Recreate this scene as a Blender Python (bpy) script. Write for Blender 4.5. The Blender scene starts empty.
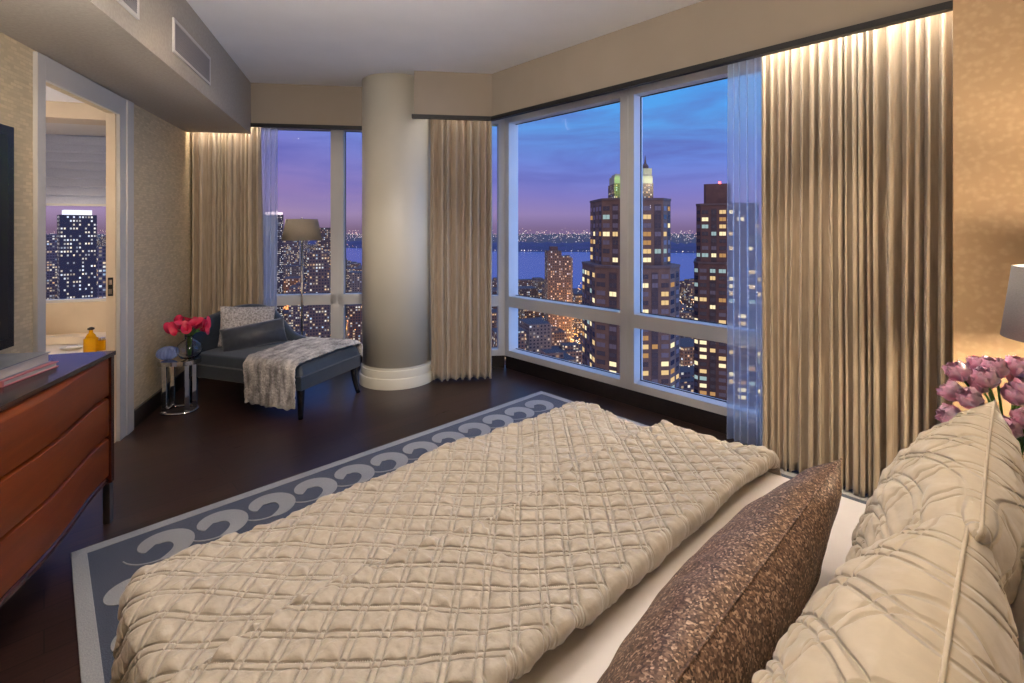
import bpy, bmesh, math, random
import numpy as np
from mathutils import Vector, Matrix

scene = bpy.context.scene
COL = scene.collection
PI = math.pi
rnd = random.Random(7)

# ------------------------------------------------------------------ camera
cam_d = bpy.data.cameras.new('camera')
cam = bpy.data.objects.new('camera', cam_d)
COL.objects.link(cam)
cam.location = (0, 0, 1.5)
cam.rotation_euler = (PI / 2, 0, 0)
cam_d.sensor_width = 36.0
cam_d.lens = 36.0 * 484.0 / 1024.0
cam_d.shift_y = -(341.5 - 229.0) / 1024.0
cam_d.clip_start = 0.02
cam_d.clip_end = 60000
scene.camera = cam

scene.view_settings.view_transform = 'Standard'
scene.view_settings.look = 'None'
scene.view_settings.gamma = 1.0
scene.view_settings.use_curve_mapping = False
scene.view_settings.exposure = 0.0

def srgb(r, g, b):
    def f(c):
        c /= 255.0
        return c / 12.92 if c <= 0.04045 else ((c + 0.055) / 1.055) ** 2.4
    return (f(r), f(g), f(b), 1.0)

# ------------------------------------------------------------------ world (dusk sky)
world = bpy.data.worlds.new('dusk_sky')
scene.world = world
world.use_nodes = True
wn = world.node_tree
wn.nodes.clear()
def N(nt, t, **kw):
    n = nt.nodes.new(t)
    for k, v_ in kw.items():
        if k.startswith('i_'):
            n.inputs[k[2:].replace('_', ' ')].default_value = v_
        else:
            setattr(n, k, v_)
    return n
def ramp(nt, stops, interp='LINEAR'):
    n = nt.nodes.new('ShaderNodeValToRGB')
    cr = n.color_ramp
    cr.interpolation = interp
    while len(cr.elements) > 1:
        cr.elements.remove(cr.elements[-1])
    cr.elements[0].position = stops[0][0]
    cr.elements[0].color = stops[0][1]
    for p, c in stops[1:]:
        e = cr.elements.new(p)
        e.color = c
    return n
tc = N(wn, 'ShaderNodeTexCoord')
sx = N(wn, 'ShaderNodeSeparateXYZ')
wn.links.new(tc.outputs['Generated'], sx.inputs[0])
east = ramp(wn, [(0.0, srgb(126, 104, 140)), (0.03, srgb(148, 128, 176)), (0.07, srgb(130, 124, 192)), (0.13, srgb(112, 136, 212)),
                 (0.20, srgb(96, 160, 226)), (0.30, srgb(74, 164, 236)), (0.6, srgb(88, 150, 230)), (1.0, srgb(84, 140, 220))])
west = ramp(wn, [(0.0, srgb(128, 102, 124)), (0.03, srgb(164, 136, 168)), (0.08, srgb(146, 122, 176)), (0.16, srgb(126, 122, 194)),
                 (0.24, srgb(108, 132, 214)), (0.4, srgb(70, 110, 200)), (0.6, srgb(88, 140, 222)), (1.0, srgb(84, 140, 220))])
wn.links.new(sx.outputs['Z'], east.inputs[0])
wn.links.new(sx.outputs['Z'], west.inputs[0])
mr = N(wn, 'ShaderNodeMapRange')
mr.inputs['From Min'].default_value = -0.45
mr.inputs['From Max'].default_value = 0.15
wn.links.new(sx.outputs['X'], mr.inputs['Value'])
mx = N(wn, 'ShaderNodeMix', data_type='RGBA')
wn.links.new(mr.outputs[0], mx.inputs['Factor'])
wn.links.new(west.outputs[0], mx.inputs['A'])
wn.links.new(east.outputs[0], mx.inputs['B'])
mp = N(wn, 'ShaderNodeMapping')
mp.inputs['Scale'].default_value = (1.6, 1.6, 11.0)
mp.inputs['Rotation'].default_value = (0.05, 0.09, 0)
wn.links.new(tc.outputs['Generated'], mp.inputs['Vector'])
nz = N(wn, 'ShaderNodeTexNoise', i_Scale=1.5, i_Detail=6.0, i_Roughness=0.55, i_Distortion=0.4)
wn.links.new(mp.outputs[0], nz.inputs['Vector'])
cr = ramp(wn, [(0.46, (0, 0, 0, 1)), (0.66, (1, 1, 1, 1))])
wn.links.new(nz.outputs['Fac'], cr.inputs[0])
band = ramp(wn, [(0.0, (0, 0, 0, 1)), (0.07, (.3, .3, .3, 1)), (0.14, (.85, .85, .85, 1)), (0.23, (.65, .65, .65, 1)), (0.33, (0.1, 0.1, 0.1, 1)), (1, (0, 0, 0, 1))])
wn.links.new(sx.outputs['Z'], band.inputs[0])
mm = N(wn, 'ShaderNodeMath', operation='MULTIPLY')
wn.links.new(cr.outputs[0], mm.inputs[0])
wn.links.new(band.outputs[0], mm.inputs[1])
mx2 = N(wn, 'ShaderNodeMix', data_type='RGBA')
mx2.inputs['B'].default_value = srgb(98, 100, 176)
wn.links.new(mm.outputs[0], mx2.inputs['Factor'])
wn.links.new(mx.outputs['Result'], mx2.inputs['A'])
bg = N(wn, 'ShaderNodeBackground')
ag = N(wn, 'ShaderNodeMapRange')      # unseen sky behind the camera, brightened to light the tower facades
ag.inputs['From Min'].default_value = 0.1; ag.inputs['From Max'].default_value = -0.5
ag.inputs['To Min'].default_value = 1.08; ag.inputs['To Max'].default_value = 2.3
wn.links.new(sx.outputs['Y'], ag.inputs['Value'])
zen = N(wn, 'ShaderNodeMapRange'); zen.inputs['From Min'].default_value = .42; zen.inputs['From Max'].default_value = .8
zen.inputs['To Min'].default_value = 1.0; zen.inputs['To Max'].default_value = 2.4  # overhead sky out of view, raised beyond dusk to light reveals and sills
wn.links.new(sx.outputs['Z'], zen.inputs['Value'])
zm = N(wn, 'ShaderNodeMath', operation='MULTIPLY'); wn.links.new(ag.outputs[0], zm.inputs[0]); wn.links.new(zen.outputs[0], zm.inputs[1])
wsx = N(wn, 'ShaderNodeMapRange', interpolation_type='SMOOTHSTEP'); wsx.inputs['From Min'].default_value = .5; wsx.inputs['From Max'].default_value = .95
wsx.inputs['To Min'].default_value = 1.0; wsx.inputs['To Max'].default_value = 2.6  # sky right of the view, boosted to light the window reveals
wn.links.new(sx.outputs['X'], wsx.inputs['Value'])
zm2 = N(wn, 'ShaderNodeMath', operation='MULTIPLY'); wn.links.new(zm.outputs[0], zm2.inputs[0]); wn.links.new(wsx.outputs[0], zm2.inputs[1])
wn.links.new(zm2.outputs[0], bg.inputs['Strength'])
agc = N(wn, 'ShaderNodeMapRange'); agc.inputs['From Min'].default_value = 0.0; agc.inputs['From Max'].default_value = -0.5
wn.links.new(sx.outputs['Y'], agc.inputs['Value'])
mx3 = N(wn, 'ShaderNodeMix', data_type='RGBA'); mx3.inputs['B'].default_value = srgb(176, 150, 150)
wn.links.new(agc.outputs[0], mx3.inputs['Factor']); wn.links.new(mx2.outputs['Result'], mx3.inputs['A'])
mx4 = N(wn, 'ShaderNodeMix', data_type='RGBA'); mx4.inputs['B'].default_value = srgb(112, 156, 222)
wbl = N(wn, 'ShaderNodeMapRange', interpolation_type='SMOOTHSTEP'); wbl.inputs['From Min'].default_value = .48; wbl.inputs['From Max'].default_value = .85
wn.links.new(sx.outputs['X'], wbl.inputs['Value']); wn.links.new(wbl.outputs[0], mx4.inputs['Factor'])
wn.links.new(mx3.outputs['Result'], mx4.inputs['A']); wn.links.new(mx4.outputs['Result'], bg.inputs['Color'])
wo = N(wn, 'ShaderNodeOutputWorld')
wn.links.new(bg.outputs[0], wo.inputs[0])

# ------------------------------------------------------------------ frames of the room
# bed frame (local x = a, towards the long window; local y = b, towards the bed foot)
RA = math.atan2(.6951, .7189)
# left wall frame (x = out of the wall, y = along it)
RV = math.atan2(.2888, .9574)
# far wall frame (x = along it to the right, y = outwards)
RW = math.atan2(.1322, .9912)
def fr(rot, x, y, z=0.0):
    c, s = math.cos(rot), math.sin(rot)
    return Vector((x * c - y * s, x * s + y * c, z))
def inv(rot, P):
    c, s = math.cos(rot), math.sin(rot)
    return (P[0] * c + P[1] * s, -P[0] * s + P[1] * c)

CEIL = 2.96
SOFF = 2.45
LOWB = 2.52      # underside of the bulkheads

# lamps of the room and added fill lights ------------------------------------------------
def light(kind, name, loc, energy, color, **kw):
    d = bpy.data.lights.new(name, kind)
    d.energy = energy
    d.color = color
    rot = kw.pop('rot', None)
    for k, v_ in kw.items():
        setattr(d, k, v_)
    o = bpy.data.objects.new(name, d)
    o.location = loc
    if rot is not None:
        o.rotation_euler = rot
    COL.objects.link(o)
    return o
WARM = (1.0, 0.74, 0.48)
WARM2 = (1.0, 0.82, 0.62)
NEUT = (1.0, 0.90, 0.78)
NEUT2 = (1.0, 0.92, 0.86)
WARM3 = (1.0, 0.87, 0.73)
# strips above the curtains
light('AREA', 'curtain_strip_light', fr(RA, 3.17, .66, 2.72), 15.0, (1.0, .94, .84), shape='RECTANGLE', size=.05, size_y=.94,
      rot=(0, math.radians(-14), RA))
light('AREA', 'curtain_strip_light', fr(RW, .17, 4.70, 2.74), 1.3, NEUT, shape='RECTANGLE', size=.6, size_y=.05,
      rot=(math.radians(14), 0, RW))
light('AREA', 'curtain_strip_light', fr(RW, -2.2, 5.15, 2.60), 6.0, NEUT, shape='RECTANGLE', size=.80, size_y=.04,
      rot=(math.radians(14), 0, RW))
# recessed ceiling downlights and added fill spots (all outside the frame, above and behind the camera)
def spot(loc, energy, color, ang, blend=.6, rad=.06, target=None):
    o = light('SPOT', 'ceiling_downlight', loc, energy, color, spot_size=math.radians(ang), spot_blend=blend, shadow_soft_size=rad)  # the added fill spots share this name
    if target is not None:
        o.rotation_euler = (Vector(target) - Vector(loc)).to_track_quat('-Z', 'Y').to_euler()
    return o
spot((.62, 2.85, 2.9), 78, WARM3, 92, .8, .045, fr(RA, 1.0, .8, .6))
spot(fr(RA, 2.75, .1, 2.9), 58, WARM2, 80, .8, .05, fr(RA, 1.1, .65, .6))
spot(fr(RA, 2.15, .75, 2.9), 175, WARM2, 46, .9, .06, fr(RA, 3.3, .62, .55))
spot((.3, -.1, 2.7), 330, NEUT2, 29, .8, .12, (-1.15, 4.9, .45))  # added fill spot, no fixture, evens out the column
spot((-.4, .2, 2.7), 130, WARM2, 30, .9, .10, (-3.25, 4.3, 1.2))  # added fill spot, no fixture, brightens left wall and curtain
spot((-.3, 1.5, 2.85), 26, NEUT2, 74, .7, .12, (-1.15, 4.9, .5))
spot((-1.2, 2.2, 2.9), 55, WARM2, 75, .9, .1, (-2.6, 4.4, .9))
light('AREA', 'ceiling_fill_light', (-.5, 1.2, 2.9), 7, NEUT2, shape='DISK', size=.8, rot=(0, 0, 0))  # added general fill, not a fixture of the room
light('AREA', 'uplight_fill', (-.9, .9, 1.9), 70, (1.0, .93, .90), shape='DISK', size=1.2, rot=(math.radians(160), 0, 0))  # added upward fill hanging in mid-air to brighten the ceiling
# bathroom downlight
spot(fr(RV, -2.7, 4.6, 2.34), 70, WARM2, 110, .6, .06, fr(RV, -2.8, 5.2, .4))
light('POINT', 'bathroom_fill_light', fr(RV, -2.6, 3.9, 1.9), 24, (1.0, .95, .93), shadow_soft_size=.08)  # added neutral fill without a fixture, lifts the roman shade

# ------------------------------------------------------------------ mesh helpers
def tagp(o, label=None, cat=None, group=None, kind=None):
    if label: o['label'] = label
    if cat: o['category'] = cat
    if group: o['group'] = group
    if kind: o['kind'] = kind
    return o
def link_mesh(name, me, mat=None, parent=None, loc=None, rot=None, smooth=False):
    o = bpy.data.objects.new(name, me)
    COL.objects.link(o)
    if mat is not None:
        for m_ in (mat if isinstance(mat, (list, tuple)) else [mat]):
            me.materials.append(m_)
    if smooth:
        me.polygons.foreach_set('use_smooth', [True] * len(me.polygons))
    if parent is not None: o.parent = parent
    if loc is not None: o.location = loc
    if rot is not None: o.rotation_euler = rot if hasattr(rot, '__len__') else (0, 0, rot)
    return o
def obj(name, bm, mat=None, parent=None, loc=None, rot=None, smooth=False):
    me = bpy.data.meshes.new(name)
    bmesh.ops.recalc_face_normals(bm, faces=bm.faces[:])
    bm.to_mesh(me)
    bm.free()
    return link_mesh(name, me, mat, parent, loc, rot, smooth)
def thing(name, label, cat, loc=(0, 0, 0), rot=0, group=None):
    o = bpy.data.objects.new(name, None)
    o.empty_display_size = .1
    COL.objects.link(o)
    o.location = loc
    o.rotation_euler = (0, 0, rot) if not hasattr(rot, '__len__') else rot
    return tagp(o, label, cat, group)
def box(bm, x0, x1, y0, y1, z0, z1, bev=0.0, seg=2):
    r = bmesh.ops.create_cube(bm, size=1.0)
    vs = r['verts']
    for v_ in vs:
        v_.co = Vector(((x0 + x1) / 2 + v_.co.x * (x1 - x0), (y0 + y1) / 2 + v_.co.y * (y1 - y0), (z0 + z1) / 2 + v_.co.z * (z1 - z0)))
    if bev > 0:
        es = set()
        for v_ in vs:
            for e in v_.link_edges: es.add(e)
        bmesh.ops.bevel(bm, geom=list(es), offset=bev, segments=seg, affect='EDGES', profile=.7)
    return vs
def B(x0, x1, y0, y1, z0, z1, bev=0.0):
    bm = bmesh.new()
    box(bm, x0, x1, y0, y1, z0, z1, bev)
    return bm
def prism(bm, pts, z0, z1):
    lo = [bm.verts.new((p[0], p[1], z0)) for p in pts]
    hi = [bm.verts.new((p[0], p[1], z1)) for p in pts]
    n = len(pts)
    bm.faces.new(lo[::-1]); bm.faces.new(hi)
    for i in range(n):
        bm.faces.new((lo[i], lo[(i + 1) % n], hi[(i + 1) % n], hi[i]))
def lathe(bm, prof, n=32, cx=0, cy=0, cap=True, sx=1.0, sy=1.0):
    rings = []
    for r, z in prof:
        rings.append([bm.verts.new((cx + sx * r * math.cos(2 * PI * i / n), cy + sy * r * math.sin(2 * PI * i / n), z)) for i in range(n)])
    for a_, b_ in zip(rings[:-1], rings[1:]):
        for i in range(n):
            bm.faces.new((a_[i], a_[(i + 1) % n], b_[(i + 1) % n], b_[i]))
    if cap:
        if prof[0][0] > 1e-5: bm.faces.new(rings[0][::-1])
        if prof[-1][0] > 1e-5: bm.faces.new(rings[-1])
def tube(bm, pts, rad, n=8, closed=False):
    pts = [Vector(p) for p in pts]
    m_ = len(pts)
    rr = rad if hasattr(rad, '__len__') else [rad] * m_
    rings = []
    prev = None
    for i, p in enumerate(pts):
        if closed: t = pts[(i + 1) % m_] - pts[i - 1]
        else: t = pts[min(i + 1, m_ - 1)] - pts[max(i - 1, 0)]
        t.normalize()
        ref = prev if prev is not None else (Vector((0, 0, 1)) if abs(t.z) < .9 else Vector((1, 0, 0)))
        u = (ref - t * ref.dot(t))
        if u.length < 1e-6: u = t.orthogonal()
        u.normalize()
        prev = u
        w_ = t.cross(u)
        rings.append([bm.verts.new(p + (u * math.cos(2 * PI * k / n) + w_ * math.sin(2 * PI * k / n)) * rr[i]) for k in range(n)])
    rg = list(zip(rings[:-1], rings[1:]))
    if closed: rg.append((rings[-1], rings[0]))
    for a_, b_ in rg:
        for k in range(n):
            bm.faces.new((a_[k], a_[(k + 1) % n], b_[(k + 1) % n], b_[k]))
    if not closed:
        bm.faces.new(rings[0][::-1]); bm.faces.new(rings[-1])
def grid_mesh(name, X, Y, Z, wrap_u=False, uv=None):
    """X,Y,Z arrays (nu, nv) -> quad mesh"""
    nu, nv = X.shape
    co = np.stack([X, Y, Z], -1).reshape(-1, 3).astype(np.float32)
    i, j = np.meshgrid(np.arange(nu if wrap_u else nu - 1), np.arange(nv - 1), indexing='ij')
    i2 = (i + 1) % nu
    f_ = np.stack([i * nv + j, i2 * nv + j, i2 * nv + j + 1, i * nv + j + 1], -1).reshape(-1, 4)
    me = bpy.data.meshes.new(name)
    me.vertices.add(len(co)); me.vertices.foreach_set('co', co.ravel())
    me.loops.add(f_.size); me.loops.foreach_set('vertex_index', f_.ravel().astype(np.int32))
    me.polygons.add(len(f_)); me.polygons.foreach_set('loop_start', (np.arange(len(f_)) * 4).astype(np.int32))
    me.polygons.foreach_set('loop_total', np.full(len(f_), 4, np.int32))
    me.update(calc_edges=True)
    if uv is not None:
        l = me.uv_layers.new(name='UVMap')
        U = np.stack([uv[0].ravel(), uv[1].ravel()], -1)[f_.ravel()]
        l.data.foreach_set('uv', U.ravel().astype(np.float32))
    me.polygons.foreach_set('use_smooth', np.ones(len(f_), bool))
    me.validate()
    return me
def vnoise(x, y, seed=0):
    """smooth value noise, arrays"""
    rs = np.random.RandomState(seed)
    T = rs.rand(256, 256)
    xi = np.floor(x).astype(int); yi = np.floor(y).astype(int)
    fx = x - xi; fy = y - yi
    fx = fx * fx * (3 - 2 * fx); fy = fy * fy * (3 - 2 * fy)
    g = lambda a_, b_: T[a_ % 256, b_ % 256]
    return (g(xi, yi) * (1 - fx) + g(xi + 1, yi) * fx) * (1 - fy) + (g(xi, yi + 1) * (1 - fx) + g(xi + 1, yi + 1) * fx) * fy - .5
def solid(o, t, off=-1.0):
    m_ = o.modifiers.new('thickness', 'SOLIDIFY'); m_.thickness = t; m_.offset = off
def subsurf(o, n=2):
    m_ = o.modifiers.new('smooth', 'SUBSURF'); m_.levels = n; m_.render_levels = n

# ------------------------------------------------------------------ materials
def mat(name, col, rough=.6, metal=0.0, **kw):
    m_ = bpy.data.materials.new(name)
    m_.use_nodes = True
    p = m_.node_tree.nodes['Principled BSDF']
    p.inputs['Base Color'].default_value = col
    p.inputs['Roughness'].default_value = rough
    p.inputs['Metallic'].default_value = metal
    for k, v_ in kw.items():
        p.inputs[k.replace('_', ' ')].default_value = v_
    return m_
def P_(m_): return m_.node_tree.nodes['Principled BSDF']
def coords(nt, kind='Object', scale=(1, 1, 1), rot=(0, 0, 0)):
    t = nt.nodes.new('ShaderNodeTexCoord')
    q = nt.nodes.new('ShaderNodeMapping')
    q.inputs['Scale'].default_value = scale
    q.inputs['Rotation'].default_value = rot
    nt.links.new(t.outputs[kind], q.inputs['Vector'])
    return q.outputs[0]
def noise_mat(name, c1, c2, scale=20, rough=.7, detail=4, stretch=(1, 1, 1), bump=0.0, bscale=None, lo=.35, hi=.65, kind='Object', dist=.02, **kw):
    m_ = mat(name, c1, rough, **kw)
    nt = m_.node_tree
    v_ = coords(nt, kind, stretch)
    n_ = N(nt, 'ShaderNodeTexNoise', i_Scale=scale, i_Detail=detail)
    nt.links.new(v_, n_.inputs['Vector'])
    r_ = ramp(nt, [(lo, c1), (hi, c2)])
    nt.links.new(n_.outputs['Fac'], r_.inputs[0])
    nt.links.new(r_.outputs[0], P_(m_).inputs['Base Color'])
    if bump:
        n2 = N(nt, 'ShaderNodeTexNoise', i_Scale=bscale or scale, i_Detail=3.0)
        nt.links.new(v_, n2.inputs['Vector'])
        b_ = N(nt, 'ShaderNodeBump')
        b_.inputs['Strength'].default_value = bump
        b_.inputs['Distance'].default_value = dist
        nt.links.new(n2.outputs['Fac'], b_.inputs['Height'])
        nt.links.new(b_.outputs[0], P_(m_).inputs['Normal'])
    return m_
def emit(name, col, s):
    m_ = bpy.data.materials.new(name)
    m_.use_nodes = True
    nt = m_.node_tree; nt.nodes.clear()
    e = N(nt, 'ShaderNodeEmission'); e.inputs[0].default_value = col; e.inputs[1].default_value = s
    o = N(nt, 'ShaderNodeOutputMaterial'); nt.links.new(e.outputs[0], o.inputs[0])
    return m_

M = {}
M['ceiling'] = noise_mat('ceiling_paint', srgb(222, 218, 216), srgb(226, 222, 220), 3, .9)
M['plaster'] = noise_mat('beige_paint', srgb(152, 139, 122), srgb(157, 144, 127), 2, .75)
M['soffit'] = noise_mat('soffit_paper', srgb(164, 154, 140), srgb(174, 164, 148), 60, .8, bump=.15, bscale=160)
M['column'] = noise_mat('column_paint', srgb(206, 198, 178), srgb(211, 203, 183), 1.5, .45)
M['blacktrim'] = noise_mat('black_trim', srgb(12, 10, 10), srgb(16, 14, 13), 8, .5)
M['skirt'] = noise_mat('espresso_skirting', srgb(30, 23, 20), srgb(40, 30, 26), 20, .35, stretch=(1, 1, 6))
M['casing'] = noise_mat('casing_paint', srgb(188, 182, 172), srgb(194, 188, 178), 3, .45)
M['white_frame'] = noise_mat('window_frame_paint', srgb(196, 192, 188), srgb(202, 198, 194), 3, .4)
# wallpapers
def wallpaper(name, c1, c2, bw, bh, kind='UV', mort=.02):
    m_ = mat(name, c1, .65)
    nt = m_.node_tree
    v_ = coords(nt, kind)
    b_ = N(nt, 'ShaderNodeTexBrick', i_Scale=1.0)
    b_.inputs['Color1'].default_value = c1
    b_.inputs['Color2'].default_value = c2
    b_.inputs['Mortar'].default_value = tuple(x * .8 for x in c1[:3]) + (1,)
    b_.inputs['Brick Width'].default_value = bw
    b_.inputs['Row Height'].default_value = bh
    b_.inputs['Mortar Size'].default_value = mort * bh
    b_.inputs['Mortar Smooth'].default_value = 1.0
    nt.links.new(v_, b_.inputs['Vector'])
    n_ = N(nt, 'ShaderNodeTexNoise', i_Scale=7.0, i_Detail=5.0)
    nt.links.new(v_, n_.inputs['Vector'])
    x_ = N(nt, 'ShaderNodeMix', data_type='RGBA', blend_type='MULTIPLY')
    x_.inputs['Factor'].default_value = .25
    r_ = ramp(nt, [(.3, (.7, .7, .7, 1)), (.7, (1, 1, 1, 1))])
    nt.links.new(n_.outputs['Fac'], r_.inputs[0])
    nt.links.new(b_.outputs['Color'], x_.inputs['A'])
    nt.links.new(r_.outputs[0], x_.inputs['B'])
    nt.links.new(x_.outputs['Result'], P_(m_).inputs['Base Color'])
    bp = N(nt, 'ShaderNodeBump'); bp.inputs['Strength'].default_value = .35; bp.inputs['Distance'].default_value = .003
    nt.links.new(b_.outputs['Color'], bp.inputs['Height'])
    nt.links.new(bp.outputs[0], P_(m_).inputs['Normal'])
    return m_
M['paper_left'] = wallpaper('woven_wallpaper', srgb(214, 192, 152), srgb(190, 170, 134), .045, .018, mort=.2)
# damask-like paper on the right wall
m_ = mat('patterned_wallpaper', srgb(196, 164, 122), .5)
nt = m_.node_tree
v_ = coords(nt, 'UV')
vo = N(nt, 'ShaderNodeTexVoronoi', i_Scale=42.0, feature='SMOOTH_F1')
nt.links.new(v_, vo.inputs['Vector'])
no = N(nt, 'ShaderNodeTexNoise', i_Scale=34.0, i_Detail=3.0)
nt.links.new(v_, no.inputs['Vector'])
ad = N(nt, 'ShaderNodeMath', operation='ADD')
nt.links.new(vo.outputs['Distance'], ad.inputs[0]); nt.links.new(no.outputs['Fac'], ad.inputs[1])
r_ = ramp(nt, [(.6, srgb(196, 166, 128)), (1.0, srgb(184, 154, 116))])
nt.links.new(ad.outputs[0], r_.inputs[0]); nt.links.new(r_.outputs[0], P_(m_).inputs['Base Color'])
M['paper_right'] = m_
# floor
m_ = mat('dark_plank_floor', srgb(44, 30, 26), .3)
nt = m_.node_tree
v_ = coords(nt, 'Object', rot=(0, 0, -RA))
bk = N(nt, 'ShaderNodeTexBrick', i_Scale=1.0)
bk.inputs['Brick Width'].default_value = 1.6; bk.inputs['Row Height'].default_value = .14
bk.inputs['Mortar Size'].default_value = .0022
bk.inputs['Color1'].default_value = srgb(62, 43, 37); bk.inputs['Color2'].default_value = srgb(48, 34, 30); bk.inputs['Mortar'].default_value = srgb(20, 14, 12)
nt.links.new(v_, bk.inputs['Vector'])
mp2 = N(nt, 'ShaderNodeMapping'); mp2.inputs['Scale'].default_value = (1.2, 22, 1)
nt.links.new(v_, mp2.inputs['Vector'])
n_ = N(nt, 'ShaderNodeTexNoise', i_Scale=3.0, i_Detail=6.0)
nt.links.new(mp2.outputs[0], n_.inputs['Vector'])
r_ = ramp(nt, [(.3, (.55, .55, .55, 1)), (.7, (1.25, 1.2, 1.15, 1))])
nt.links.new(n_.outputs['Fac'], r_.inputs[0])
x_ = N(nt, 'ShaderNodeMix', data_type='RGBA', blend_type='MULTIPLY'); x_.inputs['Factor'].default_value = 1
nt.links.new(bk.outputs['Color'], x_.inputs['A']); nt.links.new(r_.outputs[0], x_.inputs['B'])
nt.links.new(x_.outputs['Result'], P_(m_).inputs['Base Color'])
rr = N(nt, 'ShaderNodeMapRange'); rr.inputs['To Min'].default_value = .22; rr.inputs['To Max'].default_value = .42
nt.links.new(n_.outputs['Fac'], rr.inputs['Value']); nt.links.new(rr.outputs[0], P_(m_).inputs['Roughness'])
M['floor'] = m_
# glass pane
m_ = bpy.data.materials.new('window_glass'); m_.use_nodes = True
nt = m_.node_tree; nt.nodes.clear()
tr = N(nt, 'ShaderNodeBsdfTransparent'); tr.inputs[0].default_value = (.95, .97, 1, 1)
gl = N(nt, 'ShaderNodeBsdfGlossy'); gl.inputs['Roughness'].default_value = .01
fz = N(nt, 'ShaderNodeFresnel'); fz.inputs[0].default_value = 1.3
ms = N(nt, 'ShaderNodeMixShader'); ou = N(nt, 'ShaderNodeOutputMaterial')
fm_ = N(nt, 'ShaderNodeMath', operation='MULTIPLY'); fm_.inputs[1].default_value = .12; nt.links.new(fz.outputs[0], fm_.inputs[0]); nt.links.new(fm_.outputs[0], ms.inputs[0]); nt.links.new(tr.outputs[0], ms.inputs[1]); nt.links.new(gl.outputs[0], ms.inputs[2]); nt.links.new(ms.outputs[0], ou.inputs[0])
M['glass'] = m_
# sheer voile
m_ = bpy.data.materials.new('sheer_voile'); m_.use_nodes = True
nt = m_.node_tree; nt.nodes.clear()
tr = N(nt, 'ShaderNodeBsdfTransparent'); tr.inputs[0].default_value = (1, 1, 1, 1)
df = N(nt, 'ShaderNodeBsdfDiffuse'); df.inputs[0].default_value = srgb(232, 234, 240)
tl = N(nt, 'ShaderNodeBsdfTranslucent'); tl.inputs[0].default_value = srgb(232, 236, 245)
a1 = N(nt, 'ShaderNodeMixShader'); a1.inputs[0].default_value = .6
lw = N(nt, 'ShaderNodeLayerWeight'); lw.inputs[0].default_value = .35
mr_ = N(nt, 'ShaderNodeMapRange'); mr_.inputs['To Min'].default_value = .34; mr_.inputs['To Max'].default_value = .85
nt.links.new(lw.outputs['Facing'], mr_.inputs['Value'])
a2 = N(nt, 'ShaderNodeMixShader'); ou = N(nt, 'ShaderNodeOutputMaterial')
nt.links.new(df.outputs[0], a1.inputs[1]); nt.links.new(tl.outputs[0], a1.inputs[2])
nt.links.new(mr_.outputs[0], a2.inputs[0]); nt.links.new(tr.outputs[0], a2.inputs[1]); nt.links.new(a1.outputs[0], a2.inputs[2]); nt.links.new(a2.outputs[0], ou.inputs[0])
M['sheer'] = m_
# fabrics
def fabric(name, c1, c2, rough=.85, sheen=.3, scale=300, bump=.25, stretch=(1, 1, 1), dist=.001, kind='Object', detail=2, lo=.3, hi=.7):
    return noise_mat(name, c1, c2, scale, rough, detail, stretch, bump, scale, lo, hi, kind, dist, Sheen_Weight=sheen)
M['drape'] = noise_mat('drape_linen', srgb(162, 143, 119), srgb(178, 159, 134), 60, .75, 3, (1, 1, .12), .15, 260, dist=.001, Sheen_Weight=.4)
M['quilt'] = fabric('quilted_satin', srgb(183, 172, 153), srgb(192, 181, 163), .4, .4, 36, .9, dist=.006)
M['quilt_plain'] = fabric('sham_satin', srgb(204, 188, 160), srgb(212, 196, 168), .5, .4, 38, .45, dist=.004)
M['sheet'] = fabric('white_sheet', srgb(234, 227, 220), srgb(239, 232, 226), .8, .1, 8, .2, dist=.01)
M['velvet'] = fabric('slate_velvet', srgb(30, 39, 49), srgb(38, 48, 58), .5, .3, 30, .1)
M['velvet_dark'] = fabric('charcoal_velvet', srgb(36, 40, 48), srgb(46, 50, 58), .5, .8, 30, .1)
M['ebony'] = noise_mat('ebony_wood', srgb(16, 14, 16), srgb(26, 22, 22), 10, .25)
M['chrome'] = mat('chrome', (.82, .80, .78, 1), .08, 1.0)
M['brass'] = mat('satin_nickel', (.62, .56, .48, 1), .28, 1.0)
M['shade_far'] = noise_mat('taupe_linen_shade', srgb(150, 138, 122), srgb(160, 148, 131), 120, .9, stretch=(1, 1, 4), bump=.1)
M['shade_near'] = noise_mat('grey_linen_shade', srgb(140, 136, 134), srgb(150, 146, 144), 120, .9, stretch=(1, 1, 4), bump=.1)
M['shade_in'] = mat('shade_lining', srgb(250, 240, 220), .8)
M['bulb'] = emit('lamp_bulb', (1, .78, .5, 1), 18)
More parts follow.
